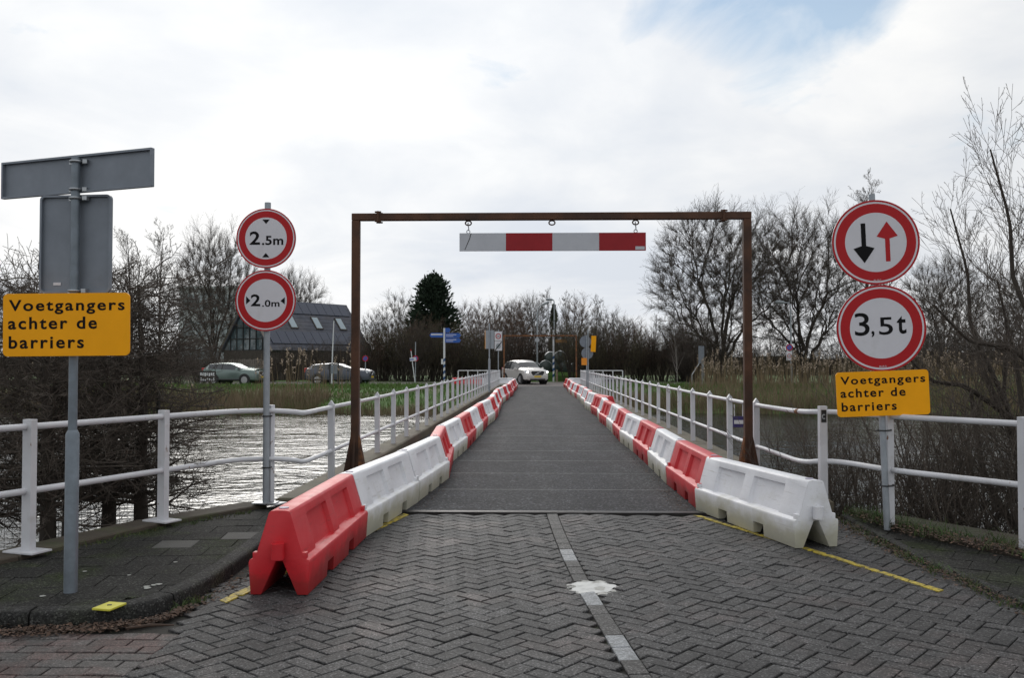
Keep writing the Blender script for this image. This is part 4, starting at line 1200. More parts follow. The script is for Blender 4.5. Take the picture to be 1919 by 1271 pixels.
# ================================================================== cars
mat('car_silver', (0.64, 0.62, 0.60), 0.25, 0.25, var=0.03, vscale=3)
mat('car_green', (0.17, 0.22, 0.21), 0.22, 0.4)
mat('car_grey', (0.085, 0.095, 0.12), 0.25, 0.4)
mat('car_glass', (0.02, 0.025, 0.03), 0.06, spec=0.8)
mat('tyre', (0.015, 0.015, 0.016), 0.8); mat('rim_metal', (0.40, 0.40, 0.42), 0.3, 0.8); mat('trim_black', (0.015, 0.015, 0.016), 0.5)
mat('plate_yellow', (0.62, 0.42, 0.03), 0.5); mat('lamp_lit', (0.9, 0.9, 0.85), 0.2, emit=((1.0, 0.97, 0.85), 6.0)); mat('lamp_clear', (0.5, 0.52, 0.55), 0.15)
mat('tail_red', (0.4, 0.01, 0.01), 0.3); mat('chrome', (0.7, 0.7, 0.72), 0.15, 1.0)
def car(label, loc, heading, paint, L=4.64, Wd=1.88, H=1.68, lit=False):
    """hatchback / SUV; local +X is the front"""
    t = thing('car', label, 'car', loc, (0, 0, heading))
    h = L / 2; w = Wd / 2
    # station: x, z_bottom, z_sill, z_belt, z_top, half width at sill, at belt, at top
    st = [(-h, 0.52, 0.60, 0.98, 1.00, 0.66 * w, 0.70 * w, 0.62 * w),
          (-h + 0.06, 0.36, 0.50, 1.04, 1.08, 0.86 * w, 0.86 * w, 0.74 * w),
          (-h + 0.22, 0.30, 0.45, 1.08, 1.34 * H / 1.68, 0.97 * w, 0.93 * w, 0.70 * w),
          (-h + 0.55, 0.28, 0.42, 1.08, 1.58 * H / 1.68, 1.0 * w, 0.96 * w, 0.70 * w),
          (-h + 1.10, 0.28, 0.42, 1.06, 1.65 * H / 1.68, 1.0 * w, 0.97 * w, 0.72 * w),
          (-h + 1.75, 0.28, 0.42, 1.03, H, 1.0 * w, 0.97 * w, 0.73 * w),
          (-h + 2.35, 0.28, 0.42, 1.01, H - 0.03, 1.0 * w, 0.97 * w, 0.73 * w),
          (-h + 2.75, 0.28, 0.42, 1.00, H - 0.16, 1.0 * w, 0.97 * w, 0.71 * w),
          (-h + 3.30, 0.28, 0.42, 1.02, 1.17, 1.0 * w, 0.96 * w, 0.78 * w),
          (-h + 3.50, 0.28, 0.42, 1.02, 1.13, 1.0 * w, 0.955 * w, 0.76 * w),
          (-h + 4.10, 0.28, 0.42, 0.98, 1.08, 0.98 * w, 0.93 * w, 0.72 * w),
          (h - 0.20, 0.27, 0.40, 0.92, 1.02, 0.94 * w, 0.89 * w, 0.68 * w),
          (h - 0.03, 0.30, 0.42, 0.84, 0.93, 0.84 * w, 0.80 * w, 0.62 * w),
          (h, 0.34, 0.45, 0.78, 0.84, 0.74 * w, 0.72 * w, 0.58 * w)]
    k = L / 4.64
    st = [(-h + (x + h) * (1 if x > h - 0.3 else k) if x <= h - 0.3 else x, *r) for x, *r in st]
    def ringp(s):
        x, zb, zs, zl, zt, ws, wb, wt = s
        hm = zs + (zl - zs) * 0.55
        return [(x, 0, zb), (x, 0.8 * ws, zb), (x, ws * 0.97, zs - 0.05), (x, ws, hm), (x, wb, zl), (x, wb * 0.985, zl + 0.02 * (zt - zl)), (x, wt + 0.02, zt - 0.09 * (zt - zl) - 0.01), (x, wt * 0.8, zt), (x, 0, zt + 0.015)]
    n = 9; v, f, mi = [], [], []
    for s in st:
        r = ringp(s)
        v += r + [(x, -y, z) for x, y, z in r[1:-1]][::-1]
    m = 16
    for i in range(len(st) - 1):
        for a in range(m):
            b = (a + 1) % m
            glass = a in (5, 10) and 3 <= i <= 6
            if a in (6, 7, 8, 9, 5, 10) and i in (7,): glass = True     # windscreen
            if a in (6, 7, 8, 9) and i in (2,): glass = True           # rear window
            f.append((i * m + a, i * m + b, (i + 1) * m + b, (i + 1) * m + a)); mi.append(1 if glass else 0)
    f.append(tuple(range(m))[::-1]); mi.append(0); f.append(tuple((len(st) - 1) * m + a for a in range(m))); mi.append(0)
    body = MB(); body.v = v; body.f = [x for x, g in zip(f, mi) if not g]; body.m = [0] * len(body.f)
    body.build('body', paint, t, smooth=30)
    gl = MB(); gl.v = v; gl.f = [x for x, g in zip(f, mi) if g]; gl.m = [0] * len(gl.f)
    gl.build('windows', 'car_glass', t, smooth=30)
    for s in (-1, 1):                                                   # window pillars
        for i in (4, 5):
            x = st[i][0]; MB().tube([(x, s * (0.972 * st[i][6]), st[i][3] + 0.01), (x, s * (st[i][7] + 0.025), st[i][4] - 0.07)], 0.035, 6).build('pillar', 'trim_black', t)
        MB().tube([(st[3][0], s * st[3][5] * 1.005, 0.36), (st[8][0], s * st[8][5] * 1.005, 0.36)], 0.06, 6).build('sill', 'trim_black', t)
    fx, rx = h - 0.87, -h + 0.98
    for x in (fx, rx):
        for s in (-1, 1):
            MB().tube([(x, s * (w - 0.30), 0.36), (x, s * (w + 0.006), 0.36)], 0.415, 24).build('wheel_arch', 'trim_black', t, smooth=40)
            steer = R(18) if x == fx and lit else 0
            wh = MB().tube([(0, -0.12, 0), (0, -0.10, 0), (0, 0.10, 0), (0, 0.12, 0)], [0.31, 0.35, 0.35, 0.31], 28).build('tyre', 'tyre', t, (x, s * (w - 0.105), 0.35), (0, 0, steer), smooth=40)
            rm = MB(); rm.tube([(0, -0.125, 0), (0, 0.125, 0)], 0.07, 12)
            rm.tube([(0, -0.122, 0), (0, 0.122, 0)], 0.235, 24)
            rm.build('rim', 'rim_metal', wh, smooth=40)
    for s in (-1, 1):
        hl = MB(); hl.add([(h - 0.14, s * 0.95 * w, 0.80), (h + 0.02, s * 0.62 * w, 0.76), (h + 0.005, s * 0.60 * w, 0.90), (h - 0.24, s * 0.95 * w, 0.98), (h - 0.24, s * 0.80 * w, 0.82), (h - 0.08, s * 0.56 * w, 0.80)],
                         [(0, 1, 2, 3), (0, 4, 5, 1), (4, 3, 2, 5), (0, 3, 4), (1, 5, 2)])
        hl.build('headlight', 'lamp_clear', t)
        if lit:
            MB().tube([(h - 0.10, s * 0.78 * w, 0.855), (h - 0.015, s * 0.78 * w, 0.855)], 0.06, 14).build('headlight_bulb', 'lamp_lit', t)
        MB().box(-h - 0.005, -h + 0.2, s * 0.78 * w - 0.09, s * 0.78 * w + 0.09, 0.85, 1.15).build('tail_light', 'tail_red', t, bevel=0.02)
        mr = MB().tube([(st[7][0] + 0.35, s * (w * 0.97), 1.06), (st[7][0] + 0.35, s * (w + 0.16), 1.08)], [0.05, 0.10], 8).build('mirror', paint, t, smooth=40)
    gr = MB().add([(h + 0.02, -0.40 * w, 0.64), (h + 0.02, 0.40 * w, 0.64), (h + 0.016, 0.53 * w, 0.82), (h + 0.006, 0.46 * w, 0.92), (h + 0.006, -0.46 * w, 0.92), (h + 0.016, -0.53 * w, 0.82),
                   (h - 0.1, -0.40 * w, 0.64), (h - 0.1, 0.40 * w, 0.64), (h - 0.1, 0.53 * w, 0.82), (h - 0.1, 0.46 * w, 0.92), (h - 0.1, -0.46 * w, 0.92), (h - 0.1, -0.53 * w, 0.82)],
                  [(0, 1, 2, 3, 4, 5)] + [(i, 6 + i, 6 + (i + 1) % 6, (i + 1) % 6) for i in range(6)]).build('grille', 'trim_black', t)
    MB().tube([(h + 0.028, -0.26 * w, 0.66), (h + 0.016, 0.26 * w, 0.90)], 0.014, 6).build('grille_bar', 'chrome', gr)
    MB().tube([(h + 0.026, 0.055 * math.cos(a), 0.78 + 0.055 * math.sin(a)) for a in [2 * math.pi * i / 14 for i in range(15)]], 0.011, 6, cap=False).build('emblem', 'chrome', gr)
    MB().box(h - 0.05, h + 0.022, -0.26, 0.26, 0.49, 0.60).build('number_plate', 'plate_yellow', t)
    MB().box(h - 0.15, h + 0.008, -0.62 * w, 0.62 * w, 0.30, 0.40).build('lower_bumper', 'trim_black', t, bevel=0.02)
    return t
car('silver SUV with lit headlights turning onto the far end of the bridge', (-0.95, 64.6, 0.0), R(-90 + 24), 'car_silver', lit=True)
car('grey green hatchback parked across the water by the house', (-20.5, 61.0, 0.0), R(-14), 'car_green', 4.2, 1.76, 1.50)
car('grey estate car parked across the water near the information board', (-13.4, 61.2, 0.0), R(-6), 'car_grey', 4.5, 1.80, 1.46)

# ================================================================== far signs, posts and lamps
mat('sign_blue', (0.012, 0.085, 0.38), 0.4); mat('post_white', (0.6, 0.62, 0.64), 0.5, var=0.1, vscale=4); mat('post_blue', (0.02, 0.07, 0.18), 0.5)
mat('sign_brown', (0.22, 0.11, 0.03), 0.5); mat('sign_orange', (0.75, 0.26, 0.01), 0.45); mat('wood_post', (0.22, 0.17, 0.12), 0.8, var=0.3, vscale=6)
mat('lamp_grey', (0.30, 0.33, 0.35), 0.5, 0.3)
def striped_post(t, h, r, hs):
    """white post with blue bands wound round its foot"""
    MB().tube([(0, 0, 0), (0, 0, h)], r, 16).build('post', 'post_white', t, smooth=40)
    v, f = [], []
    rr = r * 1.03
    for c in range(4):
        z0 = 0.15 + c * hs / 4
        mb = MB(); n = 16; v = []; f = []
        for i in range(n + 1):
            a = 2 * math.pi * i / n
            dz = 0.30 * i / n
            v += [(rr * math.cos(a), rr * math.sin(a), z0 + dz), (rr * math.cos(a), rr * math.sin(a), z0 + dz + hs / 8)]
        f = [(2 * i, 2 * i + 2, 2 * i + 3, 2 * i + 1) for i in range(n)]
        mb.add(v, f).build('blue_band', 'post_blue', t)
def finger(t, x0, x1, z, h, m, tip, lines=1):
    d = 0.03; p = 0.10 if tip else 0.0
    if x1 > x0: pts = [(x0, z - h / 2), (x1 - p, z - h / 2), (x1, z), (x1 - p, z + h / 2), (x0, z + h / 2)]
    else: pts = [(x0, z - h / 2), (x0, z + h / 2), (x1 + p, z + h / 2), (x1, z), (x1 + p, z - h / 2)]
    n = len(pts)
    v = [(x, -d, q) for x, q in pts] + [(x, d, q) for x, q in pts]
    a = MB().add(v, [tuple(range(n)), tuple(range(n, 2 * n))[::-1]] + [(i, n + i, n + (i + 1) % n, (i + 1) % n) for i in range(n)]).build('arm', m, t)
    return a
t = thing('fingerpost', 'blue and white fingerpost with direction arms on both sides', 'fingerpost', (-6.2, 60.0, 0))
striped_post(t, 3.8, 0.065, 1.6)
a = finger(t, -0.06, -0.98, 3.33, 0.30, 'sign_blue', True); MB().box(-0.88, -0.12, -0.034, -0.032, 3.33, 3.42).build('lettering_band', 'sign_white', a)
for z in (3.31, 2.98):
    a = finger(t, 0.06, 1.10, z, 0.30, 'sign_blue', True)
    MB().box(0.12, 0.80, -0.034, -0.032, z + 0.03, z + 0.065).build('lettering_band', 'sign_white', a); MB().box(0.12, 0.6, -0.034, -0.032, z - 0.08, z - 0.05).build('lettering_band', 'sign_white', a)
finger(t, 0.06, 0.42, 3.66, 0.28, 'sign_blue', True)
MB().box(-0.2, -0.07, -0.03, 0.0, 1.4, 1.75).build('small_plate', 'post_white', t)
t = thing('fingerpost', 'blue and white striped post with one brown arm behind the far gate', 'fingerpost', (1.25, 72.0, 0))
striped_post(t, 4.1, 0.075, 1.9)
finger(t, 0.15, 1.05, 3.22, 0.26, 'sign_brown', False)
tag(MB().tube([(0, 0, 0), (0, 0, 0.95)], 0.09, 10).build('wooden_stake', 'wood_post', loc=(1.5, 71.6, 0)), 'short pale wooden stake at the foot of the striped post', 'stake')
# no parking discs and street name plate
def disc_sign(t, x, z, r, y=-0.04):
    p = MB().tube([(x, y, z), (x, y + 0.012, z)], r, 28).build('disc', 'sign_red', t, smooth=40)
    MB().annulus(0, 0.72 * r, y - 0.002, 28, cx=x, cz=z).build('blue_face', 'sign_blue', p)
    b = MB().box(-0.9 * r, 0.9 * r, y - 0.0045, y - 0.003, -0.07 * r, 0.07 * r, M=Matrix.Translation((x, 0, z)) @ Matrix.Rotation(R(45), 4, 'Y'))
    b.build('slash', 'sign_red', p)
t = thing('no_parking_sign', 'blue and red no parking disc on a pole beside the grey parked car', 'sign', (-11.55, 60.5, 0))
MB().tube([(0, 0, -0.1), (0, 0, 2.0)], 0.03, 8).build('pole', 'galv_dull', t, smooth=40); disc_sign(t, 0, 1.78, 0.2)
t = thing('no_parking_sign', 'blue and red no parking disc beside the leaning street name plate', 'sign', (-8.25, 61.0, 0))
MB().tube([(0, 0, -0.1), (0, 0, 2.9)], 0.03, 8).build('pole', 'galv_dull', t, smooth=40); disc_sign(t, 0, 1.78, 0.2)
t = thing('street_name_sign', 'white street name plate on a leaning pole across the water', 'sign', (-8.2, 60.6, 0), (0, R(-7.5), 0))
MB().tube([(0, 0, -0.1), (0, 0, 2.4)], 0.03, 8).build('pole', 'post_white', t, smooth=40)
MB().box(-0.24, 0.2, -0.045, -0.033, 1.62, 1.86).build('plate', 'sign_white', t, rot=(0, R(3), 0)); MB().box(-0.16, 0.12, -0.0475, -0.0465, 1.70, 1.77).build('lettering_band', 'sign_blue', t)
MB().tube([(0, 0, 2.30), (0, 0, 2.42)], 0.034, 8).build('pole_cap', 'sign_red', t)
# zone sign and back of a panel at the far bridge end
t = thing('zone_sign', 'tall white zone 30 sign by the far gate and silver car', 'sign', (-2.62, 60.2, 0))
MB().tube([(0, 0, 0), (0, 0, 3.7)], 0.035, 10).build('pole', 'galv_dull', t, smooth=40)
p = MB().box(-0.25, 0.25, -0.06, -0.045, 2.30, 3.58).build('panel', 'sign_white', t)
MB().annulus(0.13, 0.185, -0.063, 32, cx=0, cz=3.26).build('red_ring', 'sign_red', p)
obj('lettering', text_mesh('30', 0.17, 0.12, 0.01, 1, 0, 3.26, -0.063), 'sign_black', p)
MB().box(-0.25, 0.25, -0.064, -0.062, 2.93, 2.95).build('divider', 'sign_black', p)
MB().annulus(0, 0.17, -0.0625, 28, cx=0, cz=2.60).build('grey_disc', 'galv_dull', p)
MB().box(-0.36, 0.36, -0.067, -0.065, -0.03, 0.03, M=Matrix.Translation((0, 0, 2.60)) @ Matrix.Rotation(R(-52), 4, 'Y')).build('end_slash', 'sign_black', p)
t = thing('sign_post', 'grey back of a rectangular sign with yellow edge on the far railing', 'sign post', (-2.22, 41.5, 0.16))
MB().tube([(0, 0, 0), (0, 0, 1.5), (0, 0, 1.52), (0, 0, 3.15)], [0.05, 0.05, 0.03, 0.03], 12).build('pole', 'galv_dull', t, smooth=40)
MB().box(-0.21, 0.21, 0.035, 0.05, 1.98, 2.83).build('panel', 'sign_edge', t, rot=(0, 0, R(-18))); MB().box(-0.225, -0.205, 0.03, 0.055, 1.98, 2.83).build('panel_edge', 'sign_yellow', t, rot=(0, 0, R(-18)))
t = thing('sign_post', 'far post with two round grey sign backs, a yellow panel and an orange panel', 'sign post', (2.50, 46.5, 0.16))
for x in (0.0, 0.07):
    MB().tube([(x, 0, 0), (x, 0, 3.05 if x else 2.75)], 0.03, 10).build('pole', 'galv_dull', t, smooth=40)
for z in (2.42, 1.82):
    MB().tube([(-0.06 + (0.09 if z < 2 else 0), 0.04, z), (-0.06 + (0.09 if z < 2 else 0), 0.055, z)], 0.30, 32).build('sign_disc', 'sign_back', t, smooth=40)
MB().box(-0.12, 0.13, -0.05, -0.04, 1.9, 2.72).build('yellow_panel', 'sign_yellow', t, (0.22, 0, 0), (0, R(3), 0))
MB().box(-0.14, 0.14, -0.05, -0.04, 1.22, 1.58).build('orange_panel', 'sign_orange', t, (-0.13, 0, 0))
# lamps
def lamp(label, x, y, h, arm, armz, head_up):
    t = thing('street_lamp', label, 'street lamp', (x, y, 0))
    MB().tube([(0, 0, 0), (0, 0, h * 0.3), (0, 0, h - 0.45), (0.12 * arm, 0, h - 0.12), (0.45 * arm, 0, h + armz * 0.6), (arm, 0, h + armz)], [0.075, 0.065, 0.05, 0.045, 0.04, 0.035], 12).build('pole', 'lamp_grey', t, smooth=50)
    s = 1 if arm > 0 else -1
    MB().tube([(arm, 0, h + armz), (arm + s * 0.12, 0, h + armz + head_up * 0.3), (arm + s * 0.55, 0, h + armz + head_up), (arm + s * 0.66, 0, h + armz + head_up)], [0.05, 0.10, 0.12, 0.03], 12).build('lamp_head', 'lamp_grey', t, smooth=50)
    return t
l1 = lamp('tall grey street lamp behind the silver car', -0.05, 75.0, 5.9, 0.35, 0.35, 0.25)
MB().tube([(0, -0.08, 3.38), (0, -0.06, 3.38)], 0.19, 24).build('round_plate', 'galvanised', l1, smooth=40)
lamp('street lamp whose head shows above the ivy covered tree', 1.45, 80.0, 7.0, -0.1, 0.05, 0.05)
l3 = lamp('curved grey street lamp carrying a no parking disc among the reeds', 16.6, 60.0, 5.45, -0.35, 0.0, 0.05)
disc_sign(l3, -0.13, 2.5, 0.22, -0.1)
zp = MB().box(-0.33, 0.05, -0.11, -0.10, 1.65, 2.22).build('zone_plate', 'sign_white', l3)
MB().annulus(0.10, 0.14, -0.113, 24, cx=-0.14, cz=1.95).build('red_ring', 'sign_red', zp)
obj('lettering', text_mesh('30', 0.12, 0.09, 0.01, 1, -0.14, 1.95, -0.113), 'sign_black', zp)
t = thing('notice_board', 'blue grey board on splayed legs at the edge of the reeds', 'board', (10.75, 60.0, -0.05))
MB().box(-0.2, 0.2, -0.03, 0.03, 1.5, 2.65).build('board', 'sign_back', t, rot=(0, 0, R(20)))
for x0, x1 in ((-0.1, -0.62), (0.05, 0.05), (0.12, 0.22)):
    MB().tube([(x0, 0, 1.55), (x1, 0, 0.0 if x1 > -0.3 else 0.75)], 0.035, 8).build('leg', 'galvanised', t)
MB().tube([(-0.62, 0, 0.75), (-0.62, 0, 0)], 0.035, 8).build('leg', 'galvanised', t)
t = thing('information_board', 'dark framed information board in front of the grey car', 'board', (-13.0, 57.6, -0.05))
for x in (-0.27, 0.27): MB().box(x - 0.04, x + 0.04, -0.04, 0.04, 0, 1.45).build('leg', 'trim_black', t)
MB().box(-0.23, 0.23, -0.02, 0.02, 0.85, 1.38).build('panel', 'sign_back', t); MB().box(-0.31, 0.31, -0.05, 0.05, 1.45, 1.5).build('top_bar', 'trim_black', t)
tag(MB().tube([(0, 0, 0), (0.05, 0, 2.2), (0.13, 0, 4.3)], [0.05, 0.04, 0.03], 10).build('flagpole', 'post_white', loc=(-13.75, 60.2, 0), smooth=40), 'thin bare white flagpole in front of the house roof', 'flagpole')
t = thing('banner', 'small dark banner with white marks beside the green parked car', 'banner', (-21.6, 58.8, 0))
MB().box(-0.55, 0.55, -0.015, 0.015, 0.25, 0.95).build('cloth', 'trim_black', t)
for i in range(7):
    MB().box(-0.48 + i * 0.14, -0.38 + i * 0.14, -0.02, -0.017, 0.62 + 0.04 * (i % 2), 0.85).build('white_mark', 'sign_white', t)
    MB().box(-0.46 + i * 0.14, -0.38 + i * 0.14, -0.02, -0.017, 0.32, 0.52 - 0.05 * (i % 3)).build('white_mark', 'sign_white', t)
# bales
mat('bale_wrap', (0.045, 0.062, 0.058), 0.3, var=0.2, vscale=3, bump=0.012, bscale=9); mat('bale_highlight', (0.5, 0.52, 0.53), 0.3, var=0.3, vscale=5, bump=0.01, bscale=12)
pos = [(-1.15, 0.36, 'lowest bale at the car end'), (-0.35, 0.46, 'lower bale behind the striped post'), (0.50, 0.44, 'lower bale in the middle'), (1.32, 0.44, 'lower bale beside the gate post'), (2.05, 0.34, 'small end bale by the gate post'), (0.05, 1.18, 'upper bale behind the striped post'), (0.88, 1.24, 'topmost bale of the pile')]
for i, (x, z, lab) in enumerate(pos):
    r = 0.50 if i not in (0, 4) else 0.40
    t = thing('wrapped_bale', 'dark plastic wrapped round ' + lab, 'bale', (1.0 + x, 76.0 + 0.1 * (i % 3), z + 0.75), (0, 0, R(4 * (i % 3) - 4)), 'pile of wrapped bales behind the far gate')
    MB().tube([(0, -0.5, 0), (0, -0.46, 0), (0, -0.38, 0), (0, 0.42, 0), (0, 0.5, 0)], [r * 0.80, r * 0.94, r, r, r * 0.86], 24).build('bale', 'bale_wrap', t, smooth=40)
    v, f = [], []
    for k in range(9):                                   # glossy highlight on the bale top, put in as a pale strip
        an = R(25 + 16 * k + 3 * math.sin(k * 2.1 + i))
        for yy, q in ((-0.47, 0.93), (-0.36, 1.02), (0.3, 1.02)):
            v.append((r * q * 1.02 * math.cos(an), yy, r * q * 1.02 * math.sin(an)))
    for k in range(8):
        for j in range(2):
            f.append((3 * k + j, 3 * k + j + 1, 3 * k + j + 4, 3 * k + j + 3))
    MB().add(v, f).build('painted_highlight', 'bale_highlight', t, smooth=50)
tag(MB().prism(hull([(-1.6, 75), (4.2, 75), (4.2, 77.2), (-1.6, 77.2)]), -0.05, 0.72, inset=0.25, drop=0.3).build('earth_bank', 'grass_ground'), kind='structure')

# ================================================================== house
mat('roof_boards', (0.060, 0.066, 0.086), 0.7, var=0.3, vscale=2.0, second=(0.078, 0.078, 0.092), sscale=0.8)
mat('timber_dark', (0.055, 0.046, 0.038), 0.8, var=0.3, vscale=3); mat('timber_grey', (0.17, 0.15, 0.13), 0.8, var=0.3, vscale=3)
mat('solar', (0.016, 0.024, 0.050), 0.2, spec=0.6); mat('glass_house', (0.05, 0.075, 0.085), 0.05, spec=0.9, second=(0.16, 0.20, 0.22), sscale=0.5)
mat('skylight_glass', (0.25, 0.32, 0.36), 0.05, spec=0.9)
HL, HWd, EZ, RZ = 11.5, 7.0, 2.77, 7.15
house = thing('house', 'dark timber house with steep roof, solar panels and glazed gable across the water', 'house', (-22.8, 77.0, 0), (0, 0, math.atan2(0.81, 0.585)))
MB().box(0.12, HL, 0.10, HWd - 0.1, -0.1, EZ - 0.05).build('wall', 'timber_dark', house)
for i in range(int(HL / 0.19)):
    MB().box(0.15 + i * 0.19, 0.15 + i * 0.19 + 0.15, 0.05, 0.10, 0.0, EZ - 0.06).build('plank', 'timber_dark', house)
pitch = math.atan2(RZ - EZ, HWd / 2); SL = math.hypot(RZ - EZ, HWd / 2)
def roof_local(x0, x1, s0, s1, t0, t1, name, m, parent=house, bevel=0.0, front=True):
    """box on the front slope: x along the ridge, s up the slope from the eave, t above the slope"""
    M = Matrix.Translation((0, 0.0, EZ)) @ Matrix.Rotation(pitch, 4, 'X')
    if not front:
        M = Matrix.Translation((0, HWd, EZ)) @ Matrix.Scale(-1, 4, (0, 1, 0)) @ Matrix.Rotation(pitch, 4, 'X')
    return MB().box(x0, x1, s0, s1, t0, t1, M=M).build(name, m, parent, bevel=bevel)
roof = roof_local(-0.15, HL + 0.15, -0.25, SL, -0.22, 0.0, 'roof', 'roof_boards')
roof_local(-0.15, HL + 0.15, -0.25, SL, -0.22, 0.0, 'rear_roof', 'roof_boards', front=False)
nc = 26
for i in range(nc):
    s0 = -0.25 + i * (SL + 0.25) / nc
    o = roof_local(-0.15, HL + 0.15, s0, s0 + (SL + 0.25) / nc - 0.015, 0.001, 0.035 + 0.012 * (i % 2), 'roof_board', 'roof_boards', roof)
for i in range(8):
    roof_local(3.6 + i * 0.95, 3.6 + i * 0.95 + 0.91, 4.05, 5.45, 0.06, 0.12, 'solar_panel', 'solar', roof)
for i in range(11):
    roof_local(0.35 + i * 0.96, 0.35 + i * 0.96 + 0.92, 0.45, 1.85, 0.06, 0.12, 'solar_panel', 'solar', roof)
for x in (3.2, 6.1, 9.0):
    sk = roof_local(x, x + 0.85, 2.25, 3.75, 0.04, 0.13, 'skylight', 'timber_dark', roof)
    roof_local(x + 0.09, x + 0.76, 2.35, 3.65, 0.10, 0.14, 'pane', 'skylight_glass', roof)
# glazed gable at x = 0
gg = MB().add([(0.05, 0.3, 0), (0.05, HWd - 0.3, 0), (0.05, HWd - 0.3, EZ - 0.1), (0.05, HWd / 2, RZ - 0.4), (0.05, 0.3, EZ - 0.1)], [(4, 3, 2, 1, 0)]).build('gable_glass', 'glass_house', house)
for i in range(1, 7):
    y = 0.3 + i * (HWd - 0.6) / 7; zt_ = EZ - 0.1 + (RZ - 0.4 - EZ + 0.1) * (1 - abs(y - HWd / 2) / (HWd / 2 - 0.3))
    MB().box(-0.02, 0.06, y - 0.04, y + 0.04, 0, zt_).build('mullion', 'trim_black', house)
for z in (2.6, 3.6, 4.6, 5.6):
    hw = (HWd / 2 - 0.3) * min(1, (RZ - 0.4 - z) / (RZ - EZ - 0.3))
    MB().box(-0.02, 0.055, HWd / 2 - hw, HWd / 2 + hw, z - 0.04, z + 0.04).build('transom', 'trim_black', house)
MB().box(-0.05, 0.04, 0.3, HWd - 0.3, 1.3, 2.55).build('spandrel', 'timber_dark', house)
for s, y0 in ((1, 0.0), (-1, HWd)):
    MB().tube([(-0.12, y0 - s * 0.25, EZ - 0.3), (-0.12, HWd / 2, RZ + 0.05)], 0.14, 4).build('bargeboard', 'timber_grey', house)
# fence of vertical planks in front of the gable
t = thing('plank_fence', 'grey vertical plank fence in front of the glazed gable', 'fence', (-28.5, 72.5, 0))
for i in range(44):
    MB().box(i * 0.15, i * 0.15 + 0.11, -0.02, 0.02, 0, 1.75 + 0.03 * (i % 3)).build('plank', 'timber_grey', t)
MB().box(0, 6.6, 0.02, 0.06, 1.3, 1.4).build('rail', 'timber_grey', t)
# pale building behind the trees
mat('facade_pale', (0.45, 0.48, 0.48), 0.7, var=0.1, vscale=0.4); mat('facade_glass', (0.26, 0.31, 0.32), 0.1, spec=0.8)
t = thing('office_building', 'pale flat roofed building with window bands behind the bare trees', 'building', (-44.0, 110.0, 0))
MB().box(0, 7.2, 0, 10, 0, 10.6).build('wall', 'facade_pale', t); MB().box(-0.2, 7.4, -0.2, 10.2, 10.6, 10.9).build('roof', 'facade_pale', t)
for fl in range(3):
    for i in range(4):
        MB().box(0.5 + i * 1.6, 1.9 + i * 1.6, -0.04, 0.02, 1.4 + fl * 3.3, 3.3 + fl * 3.3).build('window', 'facade_glass', t)
